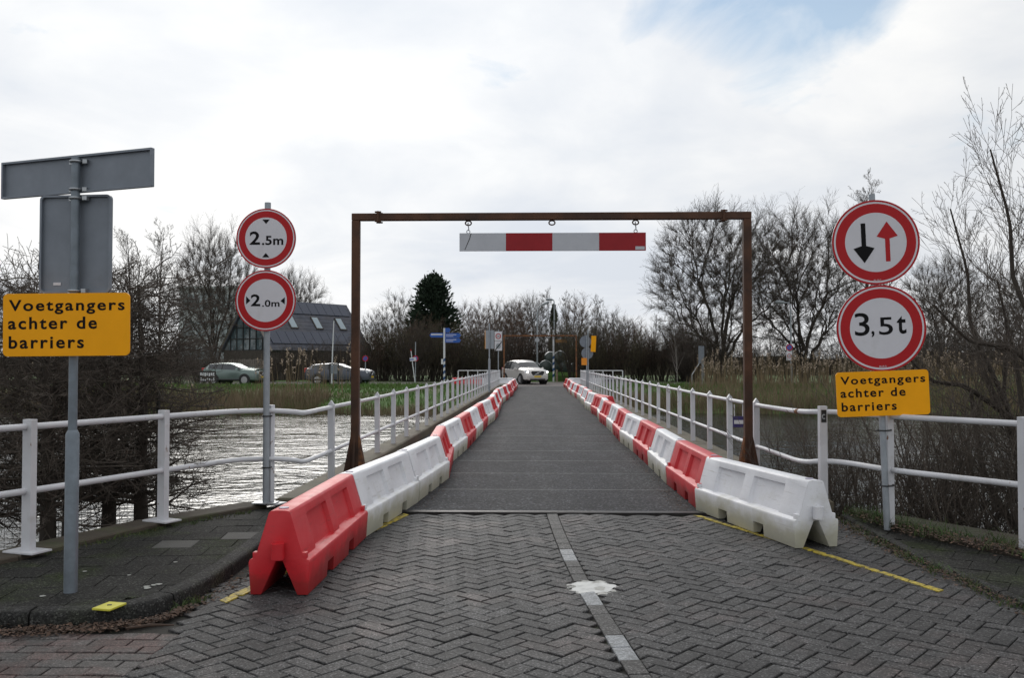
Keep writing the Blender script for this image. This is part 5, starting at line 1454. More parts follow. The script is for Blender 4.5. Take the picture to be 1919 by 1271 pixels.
# ================================================================== trees
mat('bark', (0.042, 0.034, 0.027), 0.9, var=0.3, vscale=5, bump=0.006, bscale=30)
mat('twig', (0.078, 0.064, 0.052), 0.9, var=0.25, vscale=2)
mat('twig_red', (0.115, 0.072, 0.054), 0.9, var=0.25, vscale=2)
mat('twig_olive', (0.100, 0.088, 0.048), 0.9, var=0.25, vscale=2)
mat('bark_birch', (0.34, 0.32, 0.29), 0.8, var=0.4, vscale=7)
mat('needles', (0.014, 0.030, 0.014), 0.9, var=0.35, vscale=1.2)
mat('ivy', (0.018, 0.035, 0.012), 0.7, var=0.35, vscale=2)
def tree_meshes(name, seed, h, kind):
    """returns trunk mesh and crown mesh of a leafless tree of height h"""
    g = np.random.default_rng(seed)
    z = np.zeros((1, 3)); up = np.array([[0, 0, 1.0]])
    if kind == 'round':              # several stems from a short bole, spreading into a wide dense crown
        ns = 8
        a = np.arange(ns) * 2 * np.pi / ns + g.random(ns)
        sp = 0.20 + 0.36 * g.random(ns)
        d = np.stack([np.cos(a) * sp, np.sin(a) * sp, np.ones(ns)], 1); d[0] = (0.05, 0.02, 1)
        p0 = z + np.stack([np.cos(a) * .18, np.sin(a) * .18, np.zeros(ns)], 1)
        T = grow(g, p0, d, h * (0.72 + 0.22 * g.random(ns)), np.full(ns, 0.0135 * h), 10, 0.05, (0, 0, 0.012), 0.08)
        L1 = grow(g, *branch(g, *T, 13, 0.12, 0.96, (22, 46), 0.44, 0.50), 8, 0.07, (0, 0, 0.022), 0.15)
        L2 = grow(g, *branch(g, *L1, 8, 0.15, 1.0, (20, 46), 0.44, 0.50), 6, 0.08, (0, 0, 0.02), 0.25)
        L3 = grow(g, *branch(g, *L2, 7, 0.15, 1.0, (20, 48), 0.48, 0.6), 4, 0.09, (0, 0, 0.02))
        L4 = grow(g, *branch(g, *L3, 3, 0.15, 0.95, (20, 48), 0.62, 0.8), 3, 0.09, (0, 0, 0.02))
    elif kind == 'upright':          # single stem with ascending branches
        T = grow(g, z, up + g.normal(0, .03, (1, 3)), np.array([h * 0.97]), np.array([0.012 * h]), 11, 0.03, (0, 0, 0.03), 0.10)
        L1 = grow(g, *branch(g, *T, 36, 0.16, 0.98, (28, 52), 0.34, 0.40, shrink=0.7), 7, 0.08, (0, 0, 0.06), 0.2)
        L2 = grow(g, *branch(g, *L1, 8, 0.15, 1.0, (22, 48), 0.42, 0.5), 5, 0.09, (0, 0, 0.03))
        L3 = grow(g, *branch(g, *L2, 6, 0.15, 1.0, (22, 50), 0.48, 0.6), 4, 0.10, (0, 0, 0.02))
        L4 = grow(g, *branch(g, *L3, 2, 0.15, 1.0, (22, 50), 0.60, 0.8), 3, 0.10, (0, 0, 0.02))
    elif kind == 'twin':             # forked, loose, sky showing through
        ns = 4; a = g.random(ns) * 6.28
        d = np.stack([np.cos(a) * 0.24, np.sin(a) * 0.24, np.ones(ns)], 1)
        T = grow(g, np.repeat(z, ns, 0), d, h * (0.8 + 0.18 * g.random(ns)), np.full(ns, 0.010 * h), 10, 0.05, (0, 0, 0.03), 0.10)
        L1 = grow(g, *branch(g, *T, 14, 0.16, 0.97, (20, 44), 0.38, 0.48), 7, 0.08, (0, 0, 0.05), 0.2)
        L2 = grow(g, *branch(g, *L1, 7, 0.15, 1.0, (20, 45), 0.45, 0.5), 5, 0.09, (0, 0, 0.03))
        L3 = grow(g, *branch(g, *L2, 5, 0.15, 1.0, (20, 48), 0.52, 0.6), 4, 0.10, (0, 0, 0.02))
        L4 = grow(g, *branch(g, *L3, 2, 0.15, 1.0, (20, 48), 0.60, 0.8), 3, 0.10, (0, 0, 0.02))
    elif kind == 'shrub':            # dense bundle of stems from the ground
        ns = 34; a = g.random(ns) * 6.28; rr = 0.12 + 0.45 * g.random(ns)
        d = np.stack([np.cos(a) * rr, np.sin(a) * rr, np.ones(ns)], 1)
        p0 = np.stack([np.cos(a) * 0.16 * h * g.random(ns), np.sin(a) * 0.16 * h * g.random(ns), np.zeros(ns)], 1)
        T = grow(g, p0, d, h * (0.6 + 0.4 * g.random(ns)), np.full(ns, 0.006 * h), 7, 0.07, (0, 0, 0.02))
        L1 = grow(g, *branch(g, *T, 8, 0.2, 1.0, (18, 45), 0.42, 0.6), 5, 0.10, (0, 0, 0.06))
        L2 = grow(g, *branch(g, *L1, 5, 0.2, 1.0, (20, 50), 0.5, 0.65), 4, 0.12, (0, 0, 0.05))
        L3 = grow(g, *branch(g, *L2, 2, 0.2, 1.0, (20, 50), 0.6, 0.7), 3, 0.12, (0, 0, 0.05))
        L4 = (L3[0][:0], L3[1][:0])
    mn = 0.0058 if h > 4.5 else 0.0035
    for L in (L2, L3, L4):
        np.maximum(L[1], mn, out=L[1])
    tv, tq = tubes([(T[0], T[1], 8), (L1[0], np.maximum(L1[1], 0.006), 5)])
    cv, cq = tubes([(L2[0], L2[1], 4 if kind != 'shrub' else 3), (L3[0], L3[1], 3), (L4[0], L4[1], 3)])
    return np_mesh(name + '_trunk', tv, tq, True), np_mesh(name + '_crown', cv, cq)
def kmeans(g, P, k, it=4):
    C = P[g.choice(len(P), k, replace=False)].copy()
    for _ in range(it):
        lab = np.argmin(((P[:, None] - C[None]) ** 2).sum(-1), 1)
        for j in range(k):
            m = lab == j
            if m.any(): C[j] = P[m].mean(0)
    return C, np.argmin(((P[:, None] - C[None]) ** 2).sum(-1), 1)
def dome_tree(name, seed, h, rx, zc, rz, tips, ks, rt=0.0036):
    """bare tree whose forking limbs fan out to fill an uneven dome-shaped crown"""
    g = np.random.default_rng(seed)
    u = norm(g.normal(0, 1, (tips * 2, 3)))
    az = np.arctan2(u[:, 1], u[:, 0])
    lump = 1 + 0.10 * np.sin(3 * az + seed) + 0.09 * np.sin(5 * az + 4 * u[:, 2] + seed) + 0.05 * np.sin(11 * az + 7 * u[:, 2])
    rad = g.random(tips * 2) ** 0.42 * lump
    P = u * rad[:, None] * np.array([rx, rx, rz]) + np.array([0, 0, zc])
    P = P[(P[:, 2] > 0.10 * h + 0.3 * np.abs(P[:, 0]) * 0.3)][:tips]
    C3, l3 = kmeans(g, P, ks[2], 3); C2, l2 = kmeans(g, C3, ks[1]); C1, l1 = kmeans(g, C2, ks[0])
    n3 = np.bincount(l3, minlength=ks[2]).clip(1); n2 = np.bincount(l2, n3, ks[1]).clip(1); n1 = np.bincount(l1, n2, ks[0]).clip(1)
    base = np.stack([g.normal(0, .12, ks[0]), g.normal(0, .12, ks[0]), np.zeros(ks[0])], 1)
    S1 = base + (C1 - base) * 0.52; S1[:, 2] += 0.03 * h
    S2 = S1[l1] + (C2 - S1[l1]) * 0.62
    S3 = S2[l2] + (C3 - S2[l2]) * 0.66
    def curve(p0, p1, d0, N, wob):
        L = np.linalg.norm(p1 - p0, axis=1, keepdims=True)
        c = p0 + d0 * L * 0.45
        t = np.linspace(0, 1, N)[None, :, None]
        q = (1 - t) ** 2 * p0[:, None] + 2 * t * (1 - t) * c[:, None] + t * t * p1[:, None]
        q[:, 1:-1] += g.normal(0, 1, (len(p0), N - 2, 3)) * (L * wob)[:, None]
        return q, norm(p1 - c)
    def rr(n): return rt * n ** 0.47
    up = np.zeros_like(base); up[:, 2] = 1
    A, dA = curve(base, S1, up, 8, 0.018)
    B, dB = curve(S1[l1], S2, dA[l1], 7, 0.03)
    Cc, dC = curve(S2[l2], S3, dB[l2], 6, 0.04)
    T, _ = curve(S3[l3], P, dC[l3], 5, 0.05)
    lin = lambda a, b, N: a[:, None] + (b - a)[:, None] * np.linspace(0, 1, N)[None]
    rA = lin(rr(n1) * 1.25, rr(n1) * 0.85, 8); rB = lin(rr(n2) * 1.05, rr(n2) * 0.8, 7); rC = lin(rr(n3) * 1.05, rr(n3) * 0.75, 6)
    rT = lin(np.full(len(P), 0.0072), np.full(len(P), 0.0046), 5)
    L4 = grow(g, *branch(g, T, rT, 3, 0.25, 0.95, (18, 46), 0.40, 0.8), 3, 0.08, (0, 0, 0.03), 0.8)
    np.maximum(L4[1], 0.0046, out=L4[1])
    # side shoots on the limbs
    L5 = grow(g, *branch(g, Cc, rC, 3, 0.2, 0.9, (25, 55), 0.6, 0.5), 4, 0.10, (0, 0, 0.04), 0.5)
    np.maximum(L5[1], 0.005, out=L5[1])
    tv, tq = tubes([(A, rA, 9), (B, rB, 7)]); cv, cq = tubes([(Cc, rC, 5), (T, rT, 3), (*L4, 3), (*L5, 3)])
    return np_mesh(name + '_trunk', tv, tq, True), np_mesh(name + '_crown', cv, cq)
SRC = {}
for key, seed, h, kind in (('round_a', 3, 12.0, 'round'), ('round_b', 14, 12.0, 'round'), ('up_a', 5, 12.0, 'upright'), ('up_b', 8, 12.0, 'upright'), ('up_c', 31, 9.0, 'upright'),
                           ('twin_a', 17, 10.0, 'twin'), ('twin_b', 23, 10.0, 'twin'), ('twin_c', 29, 10.0, 'twin'), ('shrub_a', 41, 4.0, 'shrub'), ('shrub_b', 43, 4.0, 'shrub'), ('shrub_c', 47, 4.0, 'shrub')):
    if kind == 'round':
        SRC[key] = (*dome_tree(key, seed, h, 0.40 * h, 0.56 * h, 0.44 * h, 7600, (8, 46, 460)), h)
    elif kind == 'twin':
        SRC[key] = (*dome_tree(key, seed, h, 0.26 * h, 0.56 * h, 0.44 * h, 2600, (5, 26, 200), 0.0034), h)
    else:
        SRC[key] = (*tree_meshes(key, seed, h, kind), h)
TWIG_COPIES = {}
def tree(name, label, key, x, y, h, rot, group=None, twig='twig', bark='bark', wide=1.0, z=-0.05, cat='tree'):
    tm, cm, h0 = SRC[key]
    k = (key, twig, bark)
    if k not in TWIG_COPIES:
        a, b = tm.copy(), cm.copy(); a.materials.append(MATS[bark]); b.materials.append(MATS[twig]); TWIG_COPIES[k] = (a, b)
    a, b = TWIG_COPIES[k]
    t = thing(name, label, cat, (x, y, z), (0, 0, rot), group)
    s = h / h0; t.scale = (s * wide, s * wide, s)
    obj('trunk' if name != 'shrub' else 'stems', a, None, t); obj('crown', b, None, t)
    return t
def at(px, Y):
    return (px - 1008) * Y / FPX
# beyond the water, house side
tree('bare_tree', 'slender bare alder beside the grey sign back, above the hedge', 'up_a', at(238, 78), 78, 13.2, 0.3, 'bare trees by the house')
tree('bare_tree', 'bare alder with a flat topped crown, second from the grey sign back', 'up_b', at(290, 80), 80, 13.6, 1.2, 'bare trees by the house', wide=0.9)
tree('bare_tree', 'broad round bare tree between the alders and the 2.5 m sign', 'round_b', at(398, 82), 82, 14.6, 2.2, 'bare trees by the house', wide=0.72)
tree('bare_tree', 'bare tree whose crown rises behind the house roof beside the 2.5 m sign', 'round_a', at(548, 98), 98, 12.2, 0.7, 'bare trees by the house', wide=0.75)
tree('bare_tree', 'low bare tree at the picture edge under the long grey board', 'twin_a', at(20, 72), 72, 8.6, 0.2, 'bare trees by the house', wide=1.1)
tree('bare_tree', 'low bare tree just beside the grey rear sign panel', 'twin_b', at(62, 76), 76, 9.2, 2.0, 'bare trees by the house', wide=1.0)
tree('bare_tree', 'bare tree half hidden behind the grey rear sign panel', 'twin_c', at(150, 80), 80, 9.5, 4.0, 'bare trees by the house', wide=1.1)
# middle belt
belt = [(700, 84, 6.6, 'twin_a', 'first bare tree of the belt beside the rusty post'), (745, 88, 8.8, 'twin_b', 'pale loose bare tree just before the dark conifer'),
        (872, 90, 7.9, 'twin_c', 'bare tree just past the dark conifer'), (905, 86, 7.6, 'twin_a', 'reddish bare tree above the grey sign back on the railing'), (935, 92, 8.2, 'twin_b', 'bare tree above the zone 30 sign'),
        (962, 88, 7.9, 'twin_c', 'bare tree above the roof of the silver car'), (990, 96, 9.0, 'round_a', 'bare tree behind the lamp over the silver car'),
        (1062, 92, 8.6, 'up_c', 'upright bare tree just past the ivy covered trunk'), (1085, 88, 8.3, 'twin_a', 'bare tree above the far gate corner'), (1115, 92, 8.2, 'up_c', 'upright bare tree above the far yellow panel'),
        (1142, 88, 7.0, 'twin_b', 'bare tree past the far yellow panel'), (1168, 96, 6.8, 'twin_c', 'low bare tree in the dip of the belt'), (1195, 90, 6.0, 'twin_a', 'low bare tree near the end of the belt'), (1222, 94, 6.4, 'up_c', 'last low bare tree before the big round tree')]
for i, (px, Y, h, key, lab) in enumerate(belt):
    tree('bare_tree', lab, key, at(px, Y), Y, h, i * 1.7, 'bare trees in the belt beyond the bridge', twig='twig_red' if i in (2, 3, 5, 8, 12) else 'twig', wide=1.0 if key.startswith('twin') else 0.8)
iv = tree('ivy_tree', 'bare tree with an ivy covered dark trunk behind the far gate', 'up_c', at(1038, 84), 84, 8.3, 0.4, wide=0.8)
g = np.random.default_rng(9); n = 1500
zz = g.random(n) * 0.62 + 0.22; a = g.random(n) * 6.28; rr = (0.30 + 0.25 * g.random(n)) * (1.05 - (zz - 0.22)) * (0.9 + 0.4 * np.sin(zz * 20))
c = np.stack([np.cos(a) * rr * 1.2, np.sin(a) * rr * 1.2, zz * 9.0], 1)
def leaf_cards(name, c, size, g, up=0.3, ratio=1.0):
    n = len(c)
    u = norm(g.normal(0, 1, (n, 3))); w = norm(np.cross(u, g.normal(0, 1, (n, 3)))); s = size * (0.6 + 0.8 * g.random((n, 1)))
    v = np.stack([c - u * s, c + w * s * 0.45 * ratio, c + u * s, c - w * s * 0.45 * ratio], 1).reshape(-1, 3)
    return np_mesh(name, v, np.arange(4 * n).reshape(-1, 4))
obj('ivy', leaf_cards('ivy', c, 0.16, g), 'ivy', iv)
# the big trees on the reed bank
tree('bare_tree', 'great round bare tree beside the rusty gate post', 'round_a', at(1345, 63), 63, 13.1, 0.4, 'great bare trees above the reeds', wide=1.08)
tree('bare_tree', 'great bare tree standing between the gate post and the round signs', 'round_b', at(1505, 64), 64, 13.0, 1.4, 'great bare trees above the reeds', wide=0.98)
tree('bare_tree', 'tall bare tree rising behind the two arrows sign', 'up_b', at(1612, 70), 70, 15.2, 0.9, 'great bare trees above the reeds', wide=1.0)
tree('bare_tree', 'bare tree just past the round signs behind the willow shoots', 'round_a', at(1760, 72), 72, 10.4, 3.1, 'great bare trees above the reeds', wide=0.8)
tree('bare_tree', 'bare tree at the picture edge behind the willow shoots', 'round_b', at(1890, 70), 70, 9.2, 5.1, 'great bare trees above the reeds', wide=0.85)
tree('birch', 'thin white stemmed birch by the road beyond the railing', 'up_c', at(1268, 68), 68, 4.8, 0.5, bark='bark_birch', wide=0.6)
# conifer
def conifer(label, x, y, h, w):
    t = thing('conifer', label, 'tree', (x, y, 0))
    g = np.random.default_rng(77)
    tv, tq = tubes([grow(g, np.zeros((1, 3)), np.array([[0, 0, 1.0]]), np.array([h]), np.array([0.2]), 6, 0.01, (0, 0, 0), 0.1) + (8,)])
    obj('trunk', np_mesh('conifer_trunk', tv, tq), 'bark', t)
    nb = 420
    zf = g.random(nb) ** 0.8
    zb = h * (0.10 + 0.90 * zf); rad = w * (1 - zf) ** 0.62 * (0.75 + 0.5 * g.random(nb)) + 0.12
    a = g.random(nb) * 6.28
    tips = 26
    tt = g.random((nb, tips)) ** 0.6
    base = np.stack([np.zeros(nb), np.zeros(nb), zb], 1)[:, None]
    dirv = np.stack([np.cos(a) * rad, np.sin(a) * rad, rad * 0.45 + 0.1], 1)[:, None]
    c = base + dirv * tt[..., None] + g.normal(0, 0.12, (nb, tips, 3)) * (0.5 + tt[..., None])
    u = norm(dirv + g.normal(0, 0.5, (nb, tips, 3)) + np.array([0, 0, 0.5]) * 1.0)
    s = 0.30 * (0.6 + 0.7 * g.random((nb, tips, 1)))
    wv_ = norm(np.cross(u, g.normal(0, 1, (nb, tips, 3)))) * 0.10
    v = np.stack([c - wv_, c + wv_, c + u * s + wv_ * 0.2, c + u * s - wv_ * 0.2], 2).reshape(-1, 3)
    obj('crown', np_mesh('conifer_crown', v, np.arange(len(v)).reshape(-1, 4)), 'needles', t)
conifer('dark green conifer standing out from the bare tree belt', at(811, 80), 80, 8.9, 2.75)
# shrubs along the far road
g_ = random.Random(4); k = 0
for px in list(range(690, 950, 17)) + list(range(1075, 1330, 17)):
    Y = g_.uniform(72.5, 78); px += g_.uniform(-6, 6)
    tree('shrub', 'brown leafless shrub in the thicket below the tree belt', ('shrub_a', 'shrub_b', 'shrub_c')[k % 3], at(px, Y), Y, g_.uniform(3.6, 5.3), g_.uniform(0, 6), 'shrubs of the thicket below the tree belt',
         twig=('twig_red', 'twig_olive', 'twig')[k % 3], wide=g_.uniform(0.75, 1.05), cat='shrub'); k += 1
for px, Y, h in ((965, 79, 4.6), (985, 80, 4.4), (1050, 79.5, 4.2), (1066, 80, 4.4), (1030, 80, 4.6)):
    tree('shrub', 'dark leafless shrub behind the silver car and the bales', 'shrub_b', at(px, Y), Y, h, px, 'shrubs behind the silver car and the bales', twig='twig', cat='shrub')
for px, Y, h, lab in ((640, 71, 3.4, 'leafless shrub before the house wall beside the flagpole'), (590, 72, 3.2, 'leafless shrub before the house wall under the solar panels'), (545, 72, 3.0, 'leafless shrub before the house wall beside the 2.0 m sign'), (505, 71, 2.2, 'low leafless shrub at the house corner')):
    tree('shrub', lab, 'shrub_a', at(px, Y), Y, h, px, twig='twig', cat='shrub')
for i, px in enumerate(range(1300, 1960, 34)):
    Y = g_.uniform(66, 73)
    tree('shrub', 'dark leafless shrub in the thicket behind the reeds', ('shrub_c', 'shrub_b')[i % 2], at(px, Y), Y, g_.uniform(2.6, 3.8) + (1.2 if px > 1700 else 0), g_.uniform(0, 6), 'shrubs of the thicket behind the reeds', twig='twig', cat='shrub')
for i, px in enumerate(range(-10, 420, 42)):
    Y = g_.uniform(63, 70)
    tree('shrub', 'dark leafless shrub across the water behind the hedge trees', ('shrub_c', 'shrub_b')[i % 2], at(px, Y), Y, g_.uniform(2.6, 3.6), g_.uniform(0, 6), 'shrubs across the water behind the hedge trees', twig='twig', cat='shrub')

# ================================================================== foreground trees behind the near railings
def hedge_tree(label, x, y, h, seed, spread, lean=(0.0, 0.0), clear=0.15):
    g = np.random.default_rng(seed)
    t = thing('hedge_tree', label, 'tree', (x, y, -0.35), (0, 0, 0), 'bare hedge trees behind the quay railing')
    T = grow(g, np.zeros((1, 3)), np.array([[lean[0], lean[1], 1.0]]), np.array([h]), np.array([0.078]), 9, 0.025, (0, 0, 0.01), 0.15)
    p, d, L, r = branch(g, *T, 112, clear, 1.0, (62, 98), 0.40, 0.20, flat=0.6, shrink=0.18)
    L = spread * (0.55 + 0.6 * g.random(len(L)))
    L1 = grow(g, p, d, L, r, 8, 0.13, (0, 0, 0.010), 0.35)
    L2 = grow(g, *branch(g, *L1, 9, 0.12, 1.0, (35, 75), 0.42, 0.55, flat=0.3), 6, 0.16, (0, 0, 0.03), 0.4)
    L3 = grow(g, *branch(g, *L2, 6, 0.15, 1.0, (30, 75), 0.45, 0.7, flat=0.2), 3, 0.16, (0, 0, 0.03), 0.6)
    for A in (L2, L3): np.maximum(A[1], 0.0022, out=A[1])
    tv, tq = tubes([(*T, 12)]); cv, cq = tubes([(L1[0], np.maximum(L1[1], 0.005), 5), (*L2, 4), (*L3, 3)])
    obj('trunk', np_mesh('hedge_trunk', tv, tq, True), 'bark', t); obj('crown', np_mesh('hedge_crown', cv, cq), 'twig', t)
hedge_tree('bare hedge tree with layered twigs, thickest trunk behind the railing post', -3.93, 8.95, 2.62, 101, 1.0)
hedge_tree('bare hedge tree with a slender trunk between its two neighbours', -4.35, 9.1, 2.5, 102, 0.9)
hedge_tree('bare hedge tree nearest the blue grey pole, dense twigs', -4.42, 8.1, 2.6, 103, 0.95)
hedge_tree('bare hedge tree at the picture edge behind the yellow panel', -5.25, 8.4, 2.5, 104, 0.95)
hedge_tree('bare hedge tree second from the picture edge, standing farther out', -4.9, 9.4, 2.6, 105, 1.0)
# wire mesh fence behind them
mat('wire', (0.018, 0.022, 0.018), 0.6)
t = thing('wire_fence', 'dark wire mesh fence behind the hedge trees at the water edge', 'fence', (-3.95, 9.35, -0.6), (0, 0, R(8)))
wm = MB()
for i in range(0, 46): wm.tube([(-i * 0.075, 0, 0), (-i * 0.075, 0, 1.75)], 0.0022, 4, cap=False)
for i in range(0, 14): wm.tube([(0, 0, 0.1 + i * 0.125), (-3.4, 0, 0.1 + i * 0.125)], 0.0022, 4, cap=False)
tag(wm.build('wire_mesh', 'wire', t), kind='stuff')
for x in (0, -1.7, -3.4): MB().tube([(x, 0, -0.5), (x, 0, 1.8)], 0.02, 8).build('post', 'wire', t)
# willow with long shoots beside the verge
def willow(label, base, seed):
    g = np.random.default_rng(seed)
    t = thing('willow', label, 'tree', base)
    def line(pts, r0, r1):
        pts = np.array(pts, float); N = 12
        f = np.linspace(0, len(pts) - 1, N); i = np.minimum(f.astype(int), len(pts) - 2); fr = (f - i)[:, None]
        return (pts[i] * (1 - fr) + pts[i + 1] * fr)[None], np.linspace(r0, r1, N)[None]
    limbs = [line([(0, 0, 0), (-0.05, 0.02, 0.8), (-0.3, 0, 1.7), (-0.55, 0, 2.3)], 0.055, 0.022), line([(0, 0, 0.3), (-0.45, -0.05, 0.9), (-0.62, -0.05, 1.3), (-0.70, 0, 2.1)], 0.05, 0.02),
             line([(-0.05, 0, 1.0), (-0.30, 0.1, 2.0), (-0.25, 0.1, 2.8), (-0.35, .1, 3.3)], 0.028, 0.010), line([(-0.2, 0, 1.75), (-0.75, 0, 2.15), (-1.1, 0.05, 2.2), (-1.45, 0.0, 2.55)], 0.032, 0.01),
             line([(-0.1, 0, 1.3), (0.3, 0.1, 2.2), (0.35, 0.0, 3.4), (0.25, 0, 4.3)], 0.026, 0.008), line([(-0.3, 0, 1.9), (-0.6, 0.2, 2.8), (-0.62, 0.2, 3.4), (-0.80, 0.2, 4.1)], 0.03, 0.008)]
    P = np.concatenate([l[0] for l in limbs]); Rr = np.concatenate([l[1] for l in limbs])
    L1 = grow(g, *branch(g, P, Rr, 24, 0.10, 1.0, (20, 55), 0.55, 0.20, shrink=0.5), 10, 0.05, (-0.004, 0, 0.075), 0.2)
    L2 = grow(g, *branch(g, *L1, 6, 0.08, 0.85, (18, 50), 0.42, 0.55), 7, 0.07, (0, 0, 0.06), 0.35)
    L3 = grow(g, *branch(g, *L2, 3, 0.1, 0.9, (22, 55), 0.34, 0.65), 4, 0.10, (0, 0, 0.04), 0.5)
    for A in (L1, L2, L3): np.maximum(A[1], 0.0017, out=A[1])
    tv, tq = tubes([(P, Rr, 9)]); cv, cq = tubes([(*L1, 5), (*L2, 4), (*L3, 3)])
    obj('trunk', np_mesh('willow_trunk', tv, tq, True), 'bark', t); obj('crown', np_mesh('willow_crown', cv, cq), 'twig_red' if False else 'twig', t)
willow('leafless willow with long upright shoots at the picture edge', (5.25, 8.8, -0.5), 61)
willow('second leafless willow standing behind the first at the picture edge', (5.35, 9.9, -0.9), 66)
def near_shrub(label, x, y, h, seed, z=-0.7, n=30, wide=0.5):
    g = np.random.default_rng(seed)
    t = thing('bank_shrub', label, 'shrub', (x, y, z), (0, 0, 0), 'bare shrubs on the bank below the verge railing')
    a = g.random(n) * 6.28; rr = 0.05 + wide * g.random(n)
    d = np.stack([np.cos(a) * rr, np.sin(a) * rr * 0.6, np.ones(n)], 1); p0 = np.stack([g.normal(0, .22, n), g.normal(0, .15, n), np.zeros(n)], 1)
    T = grow(g, p0, d, h * (0.55 + 0.5 * g.random(n)), 0.007 + 0.006 * g.random(n), 8, 0.09, (0, 0, 0.01), 0.3)
    L1 = grow(g, *branch(g, *T, 8, 0.15, 1.0, (18, 50), 0.45, 0.6), 6, 0.10, (0, 0, 0.04), 0.4)
    L2 = grow(g, *branch(g, *L1, 4, 0.15, 1.0, (20, 60), 0.45, 0.65), 4, 0.12, (0, 0, 0.03), 0.6)
    for A in (L1, L2): np.maximum(A[1], 0.0021, out=A[1])
    tv, tq = tubes([(*T, 6)]); cv, cq = tubes([(*L1, 4), (*L2, 3)])
    obj('stems', np_mesh('shrub_stems', tv, tq, True), 'twig', t); obj('crown', np_mesh('shrub_crown', cv, cq), 'twig', t)
near_shrub('thin bare shrub on the bank just past the rusty gate foot', 3.15, 10.4, 1.75, 71, -0.9)
near_shrub('bare shrub on the bank behind the stickered railing post', 3.5, 9.7, 1.7, 72, -0.8)
near_shrub('bare shrub on the bank behind the leaning sign post', 3.85, 9.2, 1.9, 73, -0.8)
near_shrub('bare shrub on the bank under the yellow panel corner', 4.25, 8.9, 2.0, 74, -0.75)
near_shrub('bare shrub on the bank behind the end railing post', 4.75, 8.5, 2.3, 75, -0.75)
near_shrub('bare shrub leaning over the water farther down the bank', 4.6, 10.2, 2.3, 76, -1.0)
near_shrub('bare shrub at the picture edge low on the bank', 5.5, 8.7, 2.4, 77, -0.9)

# ================================================================== reeds, grass, litter
mat('reed_stem', (0.20, 0.15, 0.085), 0.85, var=0.3, vscale=0.8, space='World'); mat('reed_plume', (0.30, 0.24, 0.18), 0.95, var=0.25, vscale=2, space='World')
mat('reed_low', (0.185, 0.14, 0.088), 0.9, var=0.35, vscale=0.7, space='World', second=(0.12, 0.105, 0.05), sscale=0.5)
mat('grass', (0.075, 0.165, 0.028), 0.85, var=0.4, vscale=1.5, space='World', second=(0.085, 0.085, 0.03), sscale=0.5)
mat('dead_leaf', (0.075, 0.045, 0.03), 0.85, rand=0.6, var=0.3, vscale=30, space='World')
def blades(name, base, h, w, lean, g, seg=3):
    n = len(base); a = g.random(n) * 6.28
    side = np.stack([np.cos(a), np.sin(a), np.zeros(n)], 1) * (w / 2)[:, None]
    b = g.random(n) * 6.28; le = np.stack([np.cos(b), np.sin(b), np.zeros(n)], 1) * (lean * h * (0.3 + g.random(n)))[:, None]
    V = []
    for k in range(seg + 1):
        f = k / seg
        c = base + np.stack([np.zeros(n), np.zeros(n), h * f * (1 - 0.15 * f * lean)], 1) + le * f * f
        wd = side * (1 - 0.85 * f)
        V += [c - wd, c + wd]
    v = np.stack(V, 1); m = 2 * (seg + 1)
    q = np.array([(2 * k, 2 * k + 1, 2 * k + 3, 2 * k + 2) for k in range(seg)])
    Q = (np.arange(n)[:, None, None] * m + q[None]).reshape(-1, 4)
    return np_mesh(name, v.reshape(-1, 3), Q), base + le + np.stack([np.zeros(n), np.zeros(n), h], 1)
def scatter(g, n, x0, x1, off0, off1):
    x = x0 + (x1 - x0) * g.random(n); o = off0 + (off1 - off0) * g.random(n)
    y = np.array([far_bank(a) for a in x]) + o
    return np.array([(a, b, ground_z(a, b)) for a, b in zip(x, y)])
def reed_bed(label, x0, x1, off0, off1, n, h0, h1, seed, plume=0.5, clump=None):
    g = np.random.default_rng(seed)
    b = scatter(g, n, x0, x1, off0, off1)
    dens = 0.5 + 0.5 * np.sin(b[:, 0] * 0.9 + 1.3) * np.sin(b[:, 0] * 0.37 + b[:, 1])
    h = (h0 + (h1 - h0) * g.random(n)) * (0.75 + 0.35 * dens)
    me, tips = blades('reed_stems', b, h, 0.022 + 0.02 * g.random(n), 0.10, g)
    t = tag(obj('reeds', me, 'reed_stem'), label, 'reeds', kind='stuff')
    pk = g.random(n) < plume
    tp = tips[pk]; m = len(tp)
    if m:
        c = np.repeat(tp, 7, 0); f = np.tile(np.linspace(-0.24, 0.08, 7), m)
        c = c + np.stack([g.normal(0, .03, 7 * m), g.normal(0, .03, 7 * m), f], 1)
        tag(obj('plumes', leaf_cards('plumes', c, 0.062, g, ratio=1.5), 'reed_plume', t), kind='stuff')
    return t
reed_bed('tall pale reeds with feathery plumes on the bank beyond the gate post', 10.2, 36, 9.5, 14.8, 1900, 1.1, 2.35, 201, 0.34)
def low_reeds(label, x0, x1, off0, off1, n, h0, h1, seed):
    g = np.random.default_rng(seed); b = scatter(g, n, x0, x1, off0, off1)
    me, _ = blades('low_reeds', b, h0 + (h1 - h0) * g.random(n), 0.02 + 0.02 * g.random(n), 0.28, g)
    return tag(obj('reeds', me, 'reed_low'), label, 'reeds', kind='stuff')
low_reeds('brown matted reeds along the waterline below the tall reeds', 3.4, 36, -0.8, 2.6, 9000, 0.4, 0.95, 202)
low_reeds('sparse brown stalks in the grass below the tall reeds', 9, 36, 2.4, 9.5, 6000, 0.3, 0.8, 207)
low_reeds('brown matted reeds along the waterline on the house side', -40, -11.2, -0.8, 3.6, 13000, 0.4, 1.0, 203)
low_reeds('low brown reeds in front of the grassy bank beside the bridge', -11.5, -2.8, -0.8, 0.3, 2200, 0.2, 0.6, 206)
reed_bed('sparse tall reeds with plumes in front of the parked cars', -15.5, -10.8, 3.0, 8.0, 100, 1.4, 2.7, 204, 0.5)
